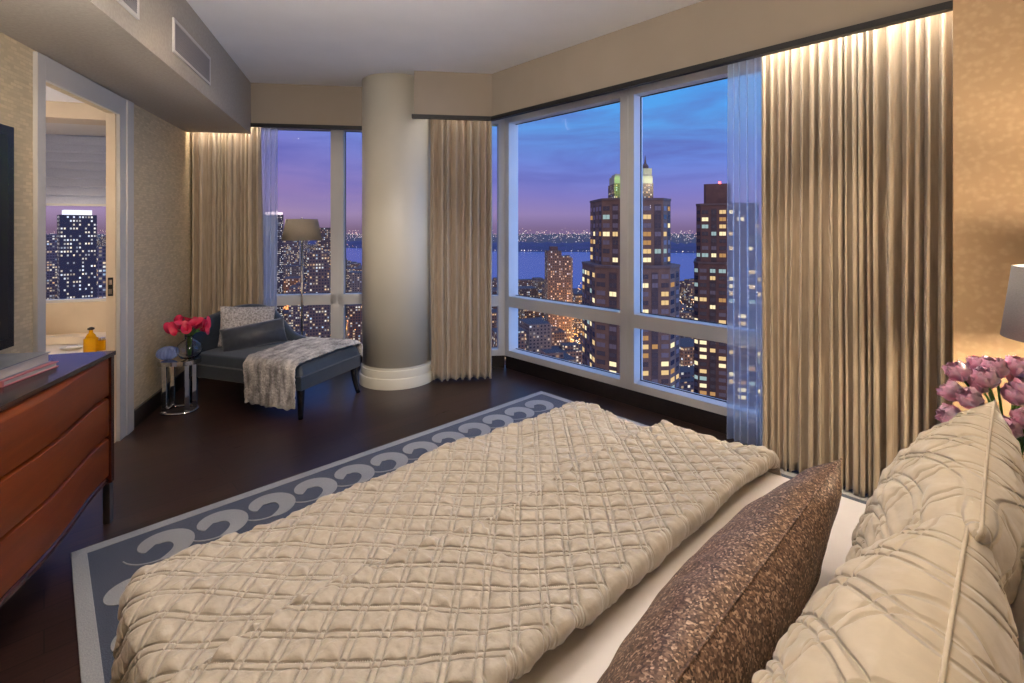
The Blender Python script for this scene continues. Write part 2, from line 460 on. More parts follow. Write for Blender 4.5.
# fur throw
M['fur'] = noise_mat('grey_fur', srgb(104, 94, 88), srgb(226, 217, 208), 7, .95, 5, (2.6, .9, .9), .9, 60, .35, .68, dist=.02, Sheen_Weight=.5)
M['boucle'] = noise_mat('grey_boucle', srgb(140, 134, 130), srgb(206, 200, 196), 70, .95, 3, (1, 1, 1), .8, 90, .35, .65, dist=.01)
M['ivory'] = mat('ivory_cloth', srgb(216, 210, 200), .8)
def stitched(m_, g=.116, wid=.055, dist=.0058, strength=.68):
    nt = m_.node_tree; L = nt.links.new
    uvn = N(nt, 'ShaderNodeTexCoord'); sp_ = N(nt, 'ShaderNodeSeparateXYZ'); L(uvn.outputs['UV'], sp_.inputs[0])
    def mth(op, a_, b_=None):
        n_ = N(nt, 'ShaderNodeMath', operation=op)
        for i_, x in enumerate((a_, b_)):
            if x is None: continue
            if isinstance(x, (int, float)): n_.inputs[i_].default_value = x
            else: L(x, n_.inputs[i_])
        return n_.outputs[0]
    hs = []
    for ax in 'XY':
        f_ = mth('FRACT', sp_.outputs[ax])
        d_ = mth('MINIMUM', mth('ABSOLUTE', mth('SUBTRACT', f_, g)), mth('ABSOLUTE', mth('SUBTRACT', f_, 1 - g)))
        q_ = N(nt, 'ShaderNodeMapRange', interpolation_type='SMOOTHSTEP'); q_.inputs['From Max'].default_value = wid
        L(d_, q_.inputs['Value']); hs.append(q_.outputs[0])
    hh_ = mth('MINIMUM', hs[0], hs[1])
    b_ = N(nt, 'ShaderNodeBump'); b_.inputs['Strength'].default_value = strength; b_.inputs['Distance'].default_value = dist
    gb = N(nt, 'ShaderNodeNewGeometry')      # the folded-back flap shows the cloth's other face
    L(mth('MULTIPLY', hh_, mth('SUBTRACT', 1.0, mth('MULTIPLY', gb.outputs['Backfacing'], 2.0))), b_.inputs['Height'])
    old = P_(m_).inputs['Normal'].links[0].from_node
    L(old.outputs[0], b_.inputs['Normal']); L(b_.outputs[0], P_(m_).inputs['Normal'])
stitched(M['quilt']); stitched(M['quilt_plain'], dist=.006)
# sequins
m_ = mat('bronze_sequins', srgb(120, 92, 74), .5, .25)
nt = m_.node_tree
v_ = coords(nt, 'Object')
n0 = N(nt, 'ShaderNodeTexNoise', i_Scale=55.0, i_Detail=2.0); nt.links.new(v_, n0.inputs['Vector'])
mxv = N(nt, 'ShaderNodeMix', data_type='VECTOR'); mxv.inputs['Factor'].default_value = .008
nt.links.new(v_, mxv.inputs['A']); nt.links.new(n0.outputs['Color'], mxv.inputs['B'])
vo = N(nt, 'ShaderNodeTexVoronoi', i_Scale=270.0); nt.links.new(mxv.outputs['Result'], vo.inputs['Vector'])
r_ = ramp(nt, [(0, srgb(58, 40, 32)), (.45, srgb(104, 78, 62)), (.8, srgb(140, 110, 90)), (1, srgb(206, 176, 150))])
sp = N(nt, 'ShaderNodeSeparateColor'); nt.links.new(vo.outputs['Color'], sp.inputs[0])
nt.links.new(sp.outputs[0], r_.inputs[0]); nt.links.new(r_.outputs[0], P_(m_).inputs['Base Color'])
nm = N(nt, 'ShaderNodeBump'); nm.inputs['Strength'].default_value = 1.0; nm.inputs['Distance'].default_value = .006
nt.links.new(sp.outputs[1], nm.inputs['Height']); nt.links.new(nm.outputs[0], P_(m_).inputs['Normal'])
M['sequin'] = m_
# dresser wood
def wood(name, c1, c2, rough=.25, scale=2.5, stretch=(12, 1, 12)):
    m_ = mat(name, c1, rough, Coat_Weight=.15, Coat_Roughness=.25)
    nt = m_.node_tree
    v_ = coords(nt, 'Object', stretch)
    n_ = N(nt, 'ShaderNodeTexNoise', i_Scale=scale, i_Detail=7.0, i_Roughness=.6, i_Distortion=.6)
    nt.links.new(v_, n_.inputs['Vector'])
    r_ = ramp(nt, [(.3, c1), (.7, c2)])
    nt.links.new(n_.outputs['Fac'], r_.inputs[0]); nt.links.new(r_.outputs[0], P_(m_).inputs['Base Color'])
    return m_
M['cherry'] = wood('cherry_wood', srgb(116, 48, 6), srgb(142, 64, 10), .4, 1.6, (9, .8, 9))
M['cherry_dark'] = wood('cherry_wood_dark', srgb(52, 22, 12), srgb(80, 34, 18), .2)
M['dresser_top'] = wood('dresser_top_veneer', srgb(40, 22, 16), srgb(58, 32, 22), .2)
M['rug_field'] = fabric('rug_blue_pile', srgb(58, 65, 80), srgb(70, 78, 94), .95, .3, 220, .5, dist=.004)
M['rug_light'] = fabric('rug_cream_pile', srgb(150, 152, 152), srgb(170, 170, 167), .95, .3, 220, .5, dist=.004)
M['tv'] = mat('tv_frame_gloss', srgb(14, 18, 26), .25)
M['tvscreen'] = mat('tv_screen', srgb(8, 10, 16), .3)
M['vent'] = mat('vent_paint', srgb(196, 190, 182), .5)
M['ventdark'] = mat('vent_louvre', srgb(142, 136, 134), .6)
M['stone'] = noise_mat('cream_stone', srgb(205, 184, 156), srgb(222, 203, 176), 2, .35)
M['shade_fabric'] = noise_mat('roman_shade_cloth', srgb(176, 180, 200), srgb(186, 190, 208), 100, .85)
M['clear'] = mat('clear_glass', (1, 1, 1, 1), .02, 0, Transmission_Weight=1.0, IOR=1.45)
M['blueglass'] = mat('blue_glass', srgb(150, 170, 230), .1, 0, Transmission_Weight=.45, IOR=1.45)
M['amber'] = mat('amber_liquid', srgb(255, 190, 20), .05, 0, Transmission_Weight=.35, IOR=1.35)
M['calla'] = noise_mat('magenta_petal', srgb(190, 20, 62), srgb(222, 60, 98), 12, .4, kind='Object')
M['stem'] = noise_mat('green_stem', srgb(58, 108, 40), srgb(92, 148, 58), 14, .45)
M['leaf'] = noise_mat('tulip_leaf', srgb(46, 104, 40), srgb(88, 146, 62), 10, .45, stretch=(1, 1, .3))
M['tulip'] = noise_mat('pink_petal', srgb(252, 172, 204), srgb(255, 222, 234), 26, .45, 3, (1, 1, .4), .3, 60, Subsurface_Weight=.1)
M['page'] = noise_mat('book_pages', srgb(206, 198, 184), srgb(188, 180, 166), 300, .9, stretch=(.05, .05, 4))
M['book_grey'] = noise_mat('book_cover_grey', srgb(128, 132, 136), srgb(158, 160, 164), 5, .35)
M['book_pink'] = mat('book_cover_pink', srgb(208, 128, 128), .4)
M['book_dark'] = mat('book_cover_dark', srgb(52, 46, 44), .35)

# ------------------------------------------------------------------ room shell
def struct(name, bm, m_, rot=0, uvscale=None, loc=(0, 0, 0)):
    o = obj(name, bm, m_, None, loc, rot)
    o['kind'] = 'structure'
    if uvscale: boxuv(o.data)
    return o
def boxuv(me, off=(0, 0)):
    uv = me.uv_layers.new(name='UVMap') if not me.uv_layers else me.uv_layers[0]
    for p in me.polygons:
        n_ = p.normal
        h = Vector((n_.x, n_.y, 0))
        if h.length < .5:
            for li in p.loop_indices:
                c = me.vertices[me.loops[li].vertex_index].co
                uv.data[li].uv = (c.x, c.y)
        else:
            h.normalize(); t = Vector((-h.y, h.x, 0))
            for li in p.loop_indices:
                c = me.vertices[me.loops[li].vertex_index].co
                uv.data[li].uv = (c.dot(t) + off[0], c.z + off[1])

# key plan points
LV = -1.687          # left wall plane (v)
KL, KM = 5.55, 5.19  # far window planes (k)
WA = 3.576           # long window plane (a)
WB_END = .19         # where the right wall's corner stands (b)
HB = -.42            # headboard wall (b)
def cross(r1, c1, r2, c2):
    """intersection of line {local x = c1 in frame r1} and {local y = c2 in frame r2}; returns world xy"""
    n1 = (math.cos(r1), math.sin(r1)); n2 = (-math.sin(r2), math.cos(r2))
    d = n1[0] * n2[1] - n1[1] * n2[0]
    return ((c1 * n2[1] - n1[1] * c2) / d, (n1[0] * c2 - c1 * n2[0]) / d)
cLL = cross(RV, LV, RW, KL)           # left wall x left window
cMW = cross(RA, WA, RW, KM)           # corner of the two big windows
cHL = cross(RV, LV, RA, HB)
jog = -.50
pJ1 = fr(RW, jog, KL); pJ2 = fr(RW, jog, KM)
pE1 = fr(RA, WA, WB_END); pE2 = fr(RA, 3.0, WB_END); pE3 = fr(RA, 3.0, HB)
outline = [cHL, pE3[:2], pE2[:2], (fr(RA, WA + .12, WB_END))[:2], cross(RA, WA + .12, RW, KM + .12), fr(RW, jog, KM + .12)[:2], fr(RW, jog, KL + .12)[:2], cross(RV, LV, RW, KL + .12)]
bm = bmesh.new(); prism(bm, outline, -.1, 0); struct('floor', bm, M['floor'])
bm = bmesh.new(); prism(bm, outline, CEIL, CEIL + .1); struct('ceiling', bm, M['ceiling'])

# left wall with the bathroom door opening (frame RV, x in [-.07,0] behind LV)
DQ0, DQ1, DH = 3.25, 4.075, 2.31
qS = inv(RV, cHL)[1]; qE = inv(RV, cLL)[1] + .15
def wl(y0, y1, z0, z1):
    box(bm, LV - .045, LV, y0, y1, z0, z1)
bm = bmesh.new(); wl(qS, DQ0, 0, CEIL); wl(DQ1, qE, 0, CEIL); wl(DQ0, DQ1, DH, CEIL)
struct('wall_left', bm, M['paper_left'], RV, 1)
# headboard wall, right wall
bm = bmesh.new(); box(bm, inv(RA, cHL)[0] - .1, 3.1, HB - .1, HB, 0, CEIL); struct('wall_back', bm, M['paper_left'], RA, 1)
bm = bmesh.new(); box(bm, 3.0, WA + .15, HB, WB_END, 0, CEIL); struct('wall_right', bm, M['paper_right'], RA, 1)
# jog wall behind the column
bm = bmesh.new(); box(bm, jog - .12, jog, KM + .0, KL + .12, 0, CEIL); struct('wall_far', bm, M['plaster'], RW)
# baseboards
bm = bmesh.new(); box(bm, LV, LV + .018, DQ1 + .2, qE - .14, 0, .13); struct('baseboard_left', bm, M['skirt'], RV)
bm = bmesh.new(); box(bm, LV, LV + .018, qS + .1, DQ0 - .07, 0, .13); struct('baseboard_left', bm, M['skirt'], RV)
bm = bmesh.new(); box(bm, 2.982, 3.0, HB, WB_END, 0, .13); struct('baseboard_right', bm, M['skirt'], RA)
# soffit on the left, with bulkheads over the windows
bm = bmesh.new()
yv = inv(RV, fr(RW, -3, 5.13))
# soffit block ends on the far bulkhead plane
sa = cross(RV, LV, RW, 5.13); sb = cross(RV, -1.10, RW, 5.13)
s0 = cHL; s1 = fr(RV, -1.10, -.2)
prism(bm, [s0, s1[:2], sb, sa], SOFF, CEIL)
struct('trim_1', bm, M['soffit'], 0, 1)
# far left bulkhead
wl0 = inv(RW, sb)[0]
bm = bmesh.new(); box(bm, wl0, -.50, 5.13, 5.15, LOWB + .035, CEIL); struct('trim_2', bm, M['plaster'], RW)
bm = bmesh.new(); box(bm, wl0, -.50, 5.115, 5.155, LOWB, LOWB + .035); struct('trim_3', bm, M['blacktrim'], RW)
# middle bulkhead and right bulkhead meet in a corner
MK = 4.54; BA = 3.03
mwx = -.565
cornM = inv(RW, cross(RA, BA, RW, MK))[0]
cf = cross(RA, BA, RW, MK); cb = cross(RA, BA + .07, RW, MK + .07)
def strip(z0, z1, d0, d1, m_, nm, x0):
    a1_ = cross(RA, BA - d0, RW, MK - d0); a2_ = cross(RA, BA + d1, RW, MK + d1)
    bm = bmesh.new()
    prism(bm, [fr(RW, x0, MK - d0)[:2], a1_, a2_, fr(RW, x0, MK + d1)[:2]], z0, z1)
    prism(bm, [a1_, fr(RA, BA - d0, WB_END)[:2], fr(RA, BA + d1, WB_END)[:2], a2_], z0, z1)
    bmesh.ops.remove_doubles(bm, verts=bm.verts[:], dist=1e-4)
    struct(nm, bm, m_)
# x of the bulkhead's free end, in front of the column
def onplane(px, rot, axis, d):
    r = Vector(((px - 512) / 484., 1.0))
    nn = Vector((math.cos(rot), math.sin(rot))) if axis == 'x' else Vector((-math.sin(rot), math.cos(rot)))
    p = r * (d / r.dot(nn))
    return p
xe = inv(RW, onplane(414, RW, 'y', MK))[0]
strip(LOWB + .035, CEIL, 0, .02, M['plaster'], 'trim_4', xe)
strip(LOWB, LOWB + .035, .02, .025, M['blacktrim'], 'trim_5', xe - .02)
bm = bmesh.new(); box(bm, xe, xe + .02, MK + .02, 4.72, LOWB + .035, CEIL); struct('trim_6', bm, M['plaster'], RW)

# column
bm = bmesh.new()
CX, CY, CR = -1.151, 4.869, .342
lathe(bm, [(CR, .19), (CR, CEIL)], 72, CX, CY)
o = struct('wall_column', bm, M['column']); 
for p in o.data.polygons: p.use_smooth = abs(p.normal.z) < .5
bm = bmesh.new()
lathe(bm, [(CR + .030, 0), (CR + .030, .085), (CR + .026, .095), (CR + .014, .1), (CR + .014, .155), (CR + .010, .168), (CR + .001, .172), (CR + .001, .195)], 72, CX, CY, cap=False)
o = struct('baseboard_column', bm, M['column'])
for p in o.data.polygons: p.use_smooth = True
es = o.modifiers.new('e', 'EDGE_SPLIT'); es.split_angle = math.radians(35)

# ---- windows. frame built in local frame; x along, y outwards
def window(nm, rot, x0, x1, y0, mulls, ends, flip=False, head=2.635, mat_=None):
    """posts at mulls (centre); returns"""
    FW, FD = .138, .11
    bm = bmesh.new()
    def bx(xa, xb, ya, yb, za, zb, bev=.004):
        if flip: box(bm, ya, yb, xa, xb, za, zb, bev)
        else: box(bm, xa, xb, ya, yb, za, zb, bev)
    bx(x0, x1, y0, y0 + FD + .03, .135, .20)             # sill
    bx(x0, x1, y0, y0 + FD + .03, .665, .78)            # transom
    bx(x0, x1, y0, y0 + FD + .03, head, CEIL)           # head
    for c in mulls:
        bx(c - FW / 2, c + FW / 2, y0, y0 + FD + .03, .135, CEIL)
        bx(c - .012, c + .012, y0 - .004, y0, .2, head, 0)
    for (e0, e1) in ends:
        bx(e0, e1, y0 - .002, y0 + FD + .03, .135, CEIL)
    o = obj(nm, bm, M['white_frame'], None, None, rot)
    o['kind'] = 'structure'
    # panes
    xs = sorted([x0] + [c for c in mulls] + [x1])
    for a_, b_ in zip(xs[:-1], xs[1:]):
        for (za, zb) in ((.2, .665), (.78, head)):
            b2 = bmesh.new()
            if flip: box(b2, y0 + FD, y0 + FD + .012, a_ + .01, b_ - .01, za - .004, zb + .004)
            else: box(b2, a_ + .01, b_ - .01, y0 + FD, y0 + FD + .012, za - .004, zb + .004)
            obj('pane', b2, M['glass'], o)
            # dark gasket
            b3 = bmesh.new()
            g = .006
            a2, b2_ = a_ + (FW / 2 if a_ in mulls else .0), b_ - (FW / 2 if b_ in mulls else 0)
            for (u0, u1, w0, w1) in ((a2, b2_, za, za + g), (a2, b2_, zb - g, zb), (a2, a2 + g, za, zb), (b2_ - g, b2_, za, zb)):
                if flip: box(b3, y0 + FD - .01, y0 + FD, u0, u1, w0, w1)
                else: box(b3, u0, u1, y0 + FD - .01, y0 + FD, w0, w1)
            obj('gasket', b3, M['blacktrim'], o)
    # skirting box under it
    bm = bmesh.new()
    if flip: box(bm, y0 + .012, y0 + .14, x0, x1, 0, .135)
    else: box(bm, x0, x1, y0 + .012, y0 + .14, 0, .135)
    s_ = obj('baseboard_' + nm, bm, M['skirt'], None, None, rot); s_['kind'] = 'structure'
    return o
bC = inv(RA, cMW)[1]; wC = inv(RW, cMW)[0]
window('window_1', RA, WB_END, bC, WA, [.81, 2.288], [(bC - .065, bC + .02)], flip=True)
window('window_2', RW, jog, wC, KM, [], [(wC - .07, wC + .0), (jog, jog + .08)])
window('window_3', RW, inv(RW, cLL)[0], jog - .12, KL, [-1.208], [(jog - .2, jog - .12)], head=2.6)
# outside spandrel below/above is closed by the floor slab edges

# ------------------------------------------------------------------ door casing and bathroom
t = struct('door_1', B(LV, LV + .022, DQ0 - .07, DQ0, 0, DH + .13, .004), M['casing'], RV)
def part(name, bm, m_, parent, **kw): return obj(name, bm, m_, parent, **kw)
part('casing', B(LV, LV + .022, DQ1, DQ1 + .095, 0, DH + .13, .004), M['casing'], t)
part('casing', B(LV, LV + .030, DQ1 + .095, DQ1 + .2, 0, DH + .13, .008), M['casing'], t)
part('casing', B(LV, LV + .0225, DQ0, DQ1, DH, DH + .13, .004), M['casing'], t)
part('jamb', B(LV - .055, LV - .001, DQ1 - .012, DQ1 + .01, 0, DH), M['stone'], t)
lk = part('lock_plate', B(LV - .042, LV - .012, DQ1 - .018, DQ1 - .012, 1.03, 1.16, .003), M['blacktrim'], t)
bm = bmesh.new(); box(bm, LV - .037, LV - .017, DQ1 - .020, DQ1 - .018, 1.11, 1.145, .001); box(bm, LV - .037, LV - .017, DQ1 - .020, DQ1 - .018, 1.045, 1.08, .001)
part('latch', bm, M['chrome'], lk)
# bathroom shell
BQ = 5.85
bm = bmesh.new(); box(bm, -4.2, LV - .046, 2.9, 6.1, -.1, 0); struct('floor_bathroom', bm, M['stone'], RV)
bm = bmesh.new(); box(bm, -4.2, LV - .046, 2.9, 5.0, 2.52, 2.6); box(bm, -4.2, LV - .046, 5.0, 6.1, 2.43, 2.6); struct('ceiling_bathroom', bm, M['ceiling'], RV)
bm = bmesh.new(); box(bm, -4.2, LV - .046, 4.75, 5.0, 2.39, 2.519); struct('trim_7', bm, M['stone'], RV)
bm = bmesh.new(); box(bm, -4.2, LV - .046, BQ, BQ + .1, 0, .77); box(bm, -4.2, LV - .046, BQ, BQ + .1, 2.43, 2.6); struct('wall_bathroom', bm, M['stone'], RV)
bm = bmesh.new(); box(bm, -4.3, -4.2, 2.9, 6.1, 0, 2.6); struct('wall_bathroom_left', bm, M['stone'], RV)
bm = bmesh.new(); box(bm, -4.2, LV - .046, 2.8, 2.9, 0, 2.6); struct('wall_bathroom_near', bm, M['stone'], RV)
w4 = struct('window_4', B(-4.2, LV - .046, BQ + .03, BQ + .09, .77, .80), M['white_frame'], RV)
obj('pane', B(-4.2, LV - .046, BQ + .06, BQ + .07, .8, 2.43), M['glass'], w4)
# blind with horizontal folds
sh = thing('roman_shade', 'grey pleated roman shade half lowered over the bathroom window', 'window shade', fr(RV, -2.95, BQ - .03, 0), RV)
nz_ = 140
zz = np.linspace(1.745, 2.425, nz_)
ph = (zz - 1.745) / .085
dd = -.05 * (1 - (ph % 1.0)) ** .8 + .0
X, Z = np.meshgrid(np.linspace(-1.19, 1.19, 4), zz, indexing='ij')
Y = np.tile(dd, (4, 1))
o = link_mesh('pleated_cloth', grid_mesh('pleated_cloth', X, Y, Z), M['shade_fabric'], sh); solid(o, .004)
part('bottom_bar', B(-1.19, 1.19, -.055, -.035, 1.725, 1.747), M['white_frame'], sh)
dl = thing('ceiling_downlight', 'round recessed chrome downlight in the bathroom ceiling', 'downlight', fr(RV, -2.86, 5.35, 2.43), RV)
bm = bmesh.new(); lathe(bm, [(.05, -.001), (.085, -.004), (.085, -.012), (.05, -.012), (.05, -.001)], 28, cap=False); part('ring', bm, M['brass'], dl, smooth=True)
bm = bmesh.new(); lathe(bm, [(.05, -.004), (.0001, -.004)], 28, cap=False); part('lens', bm, M['vent'], dl)
# bath tub deck
tb = thing('bathtub', 'cream stone bathtub deck with sunken basin seen through the doorway', 'bathtub', fr(RV, -2.9, 5.1, 0), RV)
bm = bmesh.new()
n_ = 40
z1 = .47
out = [(-1.1, -.72), (1.1, -.72), (1.1, .72), (-1.1, .72)]
box(bm, -1.1, 1.1, -.72, .72, 0, .40)
inner = [(-.05 + .62 * math.cos(2 * PI * i / n_), .22 + .36 * math.sin(2 * PI * i / n_)) for i in range(n_)]
vi = [bm.verts.new((x, y, z1)) for x, y in inner]
vo_ = []
for i in range(n_):
    a_ = 2 * PI * i / n_
    dx, dy = math.cos(a_), math.sin(a_)
    s_ = min(1.1 / max(abs(dx), 1e-6), .72 / max(abs(dy), 1e-6))
    vo_.append((dx * s_, dy * s_))
vt = [bm.verts.new((x, y, z1)) for x, y in vo_]; vb = [bm.verts.new((x, y, .40)) for x, y in vo_]
vd = [bm.verts.new((x * .9, .02 + y * .9, .405)) for x, y in inner]
for i in range(n_):
    j = (i + 1) % n_
    bm.faces.new((vi[i], vi[j], vt[j], vt[i])); bm.faces.new((vt[i], vt[j], vb[j], vb[i])); bm.faces.new((vi[i], vi[j], vd[j], vd[i]))
part('deck', bm, M['stone'], tb)
# amber bottle
def G(px, py, z):
    Y_ = 484. * (1.5 - z) / (py - 229.); return Vector(((px - 512) / 484. * Y_, Y_, z))
bo = thing('bath_oil_bottle', 'rectangular glass bottle of amber bath oil with dark stopper', 'bottle', G(91, 352, .47), RV)
bm = bmesh.new(); box(bm, -.043, .043, -.03, .03, 0, .12, .012)
part('bottle_body', bm, M['amber'], bo, smooth=False)
bm = bmesh.new(); lathe(bm, [(.040, .121), (.030, .145), (.016, .162), (.014, .185)], 20, 0, 0, sy=.6); part('bottle_neck', bm, M['amber'], bo, smooth=True)
bm = bmesh.new(); lathe(bm, [(.018, .186), (.024, .19), (.024, .2), (.01, .208), (.0001, .21)], 20); part('stopper', bm, M['blacktrim'], bo, smooth=True)
b2o = thing('bath_salt_jar', 'short amber jar beside the taller bath oil bottle', 'jar', G(99, 351, .47) + Vector((.0, .03, 0)), RV)
bm = bmesh.new(); box(bm, -.032, .032, -.03, .03, 0, .085, .01); part('jar_body', bm, M['amber'], b2o)
bm = bmesh.new(); lathe(bm, [(.02, .086), (.022, .088), (.022, .105), (.0001, .107)], 20); part('lid', bm, M['chrome'], b2o, smooth=True)
tw = thing('soap_dish', 'pale oval soap dish on the bathtub deck', 'dish', G(72, 349, .47), RV)
bm = bmesh.new(); lathe(bm, [(.0001, .004), (.05, .004), (.085, .02), (.09, .021), (.085, .014), (.05, 0), (.0001, 0)], 28, cap=False, sy=.6); part('dish', bm, M['ivory'], tw, smooth=True)
bm = bmesh.new(); lathe(bm, [(.0001, .0055), (.035, .006), (.042, .016), (.035, .026), (.0001, .028)], 24, cap=False, sy=.6); part('soap', bm, M['sheet'], tw, smooth=True)

# ------------------------------------------------------------------ vents on the soffit
def vent(q0, q1, label):
    t = thing('air_vent', label, 'air vent', fr(RV, -1.10, (q0 + q1) / 2, 2.55), RV)
    L = (q1 - q0) / 2; H = .205
    bm = bmesh.new(); w_ = .018
    box(bm, 0, .012, -L, L, 0, w_, .003); box(bm, 0, .012, -L, L, H - w_, H, .003); box(bm, 0, .0118, -L, -L + w_, w_, H - w_, .003); box(bm, 0, .0118, L - w_, L, w_, H - w_, .003)
    part('vent_frame', bm, M['vent'], t)
    bm = bmesh.new()
    for i in range(15):
        z_ = w_ + .006 + i * (H - 2 * w_ - .006) / 15
        box(bm, .001, .009, -L + w_, L - w_, z_, z_ + .007)
    part('louvre', bm, M['ventdark'], t)
    part('backing', B(.0, .002, -L + w_, L - w_, w_, H - w_), M['ventdark'], t)
vent(2.14, 2.868, 'rectangular louvred vent on the soffit, nearer the camera and cut by the top edge')
vent(3.325, 4.033, 'rectangular louvred vent on the soffit, the farther whole one')

# ------------------------------------------------------------------ curtains
def curtain(name, label, rot, x0, x1, y0, nf, amp, ztop, zbot, flip=False, seed=1, m_='drape', cat='curtain', th=.004, sw=.02):
    rs = np.random.RandomState(seed)
    nx, nzz = nf * 22, 46
    s = np.linspace(0, 1, nx)
    z = np.linspace(0, 1, nzz)          # 0 = top
    # irregular fold phase
    kn = rs.rand(nf + 1) * 1.1 + .5
    cum = np.concatenate([[0], np.cumsum(kn)]); cum /= cum[-1]
    ph = np.interp(s, cum, np.arange(nf + 2)) * 2 * PI
    av = np.interp(s, np.linspace(0, 1, nf * 2), rs.rand(nf * 2) * .9 + .45)
    S, Zp = np.meshgrid(s, z, indexing='ij')
    PH = np.meshgrid(ph, z, indexing='ij')[0]
    AV = np.meshgrid(av, z, indexing='ij')[0]
    drift = vnoise(S * nf * .8, Zp * 2.2 + 3, seed) * 1.1 * Zp
    top = np.clip(Zp / .06, 0, 1)
    A = amp * AV * (.45 + .55 * top) * (1 + .25 * Zp)
    sn = np.sin(PH + drift)
    Yl = A * np.sign(sn) * np.abs(sn) ** .8 + vnoise(S * 6, Zp * 1.5, seed + 1) * sw * Zp
    Xl = x0 + (x1 - x0) * S + .28 * A * np.sin(2 * (PH + drift)) + vnoise(S * 5 + 9, Zp * 1.2, seed + 2) * .03 * Zp
    Zl = ztop + (zbot - ztop) * Zp + (vnoise(S * nf, S * 0, seed + 5) * .015) * Zp
    if flip: me = grid_mesh(name, y0 + Yl, Xl, Zl)
    else: me = grid_mesh(name, Xl, y0 + Yl, Zl)
    o = link_mesh(name, me, M[m_], None, None, rot)
    if th: solid(o, th, 0)
    tagp(o, label, cat)
    return o
curtain('curtain', 'wide beige floor-length drape by the patterned wall at right', RA, .20, 1.10, 3.30, 19, .047, 2.9, .02, True, 3)
curtain('curtain', 'beige drape hanging between the round column and the window corner', RW, -.165, .44, 4.83, 8, .060, 2.9, .02, False, 5)
curtain('curtain', 'beige drape hanging behind the dark chaise beside the left wall', RW, inv(RW, cLL)[0] + .03, -1.90, 5.28, 12, .066, 2.9, .02, False, 8)
curtain('sheer_curtain', 'translucent white voile sheer beside the wide right drape', RA, 1.08, 1.385, 3.44, 6, .030, 2.9, .03, True, 13, 'sheer', 'curtain', 0, .05)
curtain('sheer_curtain', 'translucent white sheer beside the left drape behind the floor lamp', RW, -1.98, -1.77, 5.38, 5, .022, 2.9, .03, False, 17, 'sheer', 'curtain', 0)

# ------------------------------------------------------------------ rug
rug = thing('area_rug', 'slate blue area rug with pale scroll border under the bed', 'rug', fr(RA, 0, 0, 0), RA)
RX0, RX1, RY0, RY1 = .088, 3.285, -.2, 3.01
part('field', B(RX0 + .05, RX1 - .05, RY0 + .05, RY1 - .05, 0.0005, .010), M['rug_field'], rug)
bm = bmesh.new()
for (x0, x1, y0, y1) in ((RX0, RX1, RY1 - .055, RY1), (RX0, RX1, RY0, RY0 + .055), (RX0, RX0 + .055, RY0 + .055, RY1 - .055), (RX1 - .055, RX1, RY0 + .055, RY1 - .055)):
    box(bm, x0, x1, y0, y1, 0.0005, .0125, .003)
part('border_band', bm, M['rug_light'], rug)
def scroll(cx, cy, ang, size, mirror=1, turns=1.35, tail=True):
    """a fat tapering spiral scroll, flat ribbon"""
    pts = []
    n_ = 46
    for i in range(n_):
        u = i / (n_ - 1)
        th_ = u * turns * 2 * PI
        r = size * (.22 + .78 * (u ** .7)) * .5
        w_ = size * (.34 * math.sin(min(1, u * 1.15 + .12) * PI) ** .5 + .03) * (1 if u < .85 else 1 - (u - .85) * 3)
        pts.append((r * math.cos(th_), mirror * r * math.sin(th_), w_ * .5))
    # tail sweeps away tangentially
    ex, ey, _ = pts[-1]; tx, ty = -math.sin(turns * 2 * PI), mirror * math.cos(turns * 2 * PI)
    for i in range(1, 11 if tail else 1):
        u = i / 10
        pts.append((ex + tx * size * .42 * u + math.cos(turns * 2 * PI) * size * .10 * u * u, ey + ty * size * .42 * u + mirror * math.sin(turns * 2 * PI) * size * .10 * u * u, size * .05 * (1 - u) + .004))
    c, s = math.cos(ang), math.sin(ang)
    L_, R_ = [], []
    for i, (x, y, w_) in enumerate(pts):
        a_ = pts[max(i - 1, 0)]; b_ = pts[min(i + 1, len(pts) - 1)]
        dx, dy = b_[0] - a_[0], b_[1] - a_[1]; l_ = math.hypot(dx, dy) or 1
        nx_, ny_ = -dy / l_, dx / l_
        for lst, sg in ((L_, 1), (R_, -1)):
            px, py = x + nx_ * w_ * sg, y + ny_ * w_ * sg
            lst.append((cx + px * c - py * s, cy + px * s + py * c))
    bm = bmesh.new()
    vl = [bm.verts.new((p[0], p[1], .0128)) for p in L_]; vr = [bm.verts.new((p[0], p[1], .0128)) for p in R_]
    vl0 = [bm.verts.new((p[0], p[1], .009)) for p in L_]; vr0 = [bm.verts.new((p[0], p[1], .009)) for p in R_]
    for i in range(len(pts) - 1):
        bm.faces.new((vl[i], vl[i + 1], vr[i + 1], vr[i])); bm.faces.new((vl[i], vl[i + 1], vl0[i + 1], vl0[i])); bm.faces.new((vr[i], vr[i + 1], vr0[i + 1], vr0[i]))
    part('scroll_motif', bm, M['rug_light'], rug)
nS = 12
for i in range(nS):
    x = RX0 + .30 + i * (RX1 - RX0 - .6) / (nS - 1)
    scroll(x, RY1 - .225, math.radians(170), .27, -1, .95, False)
for i in range(7):
    y = RY1 - .50 - i * .30
    scroll(RX0 + .165, y, math.radians(240), .20, -1, .95, False)
for i in range(7):
    y = RY1 - .62 - i * .36
    scroll(RX1 - .235, y, math.radians(60), .29, -1, .95, False)

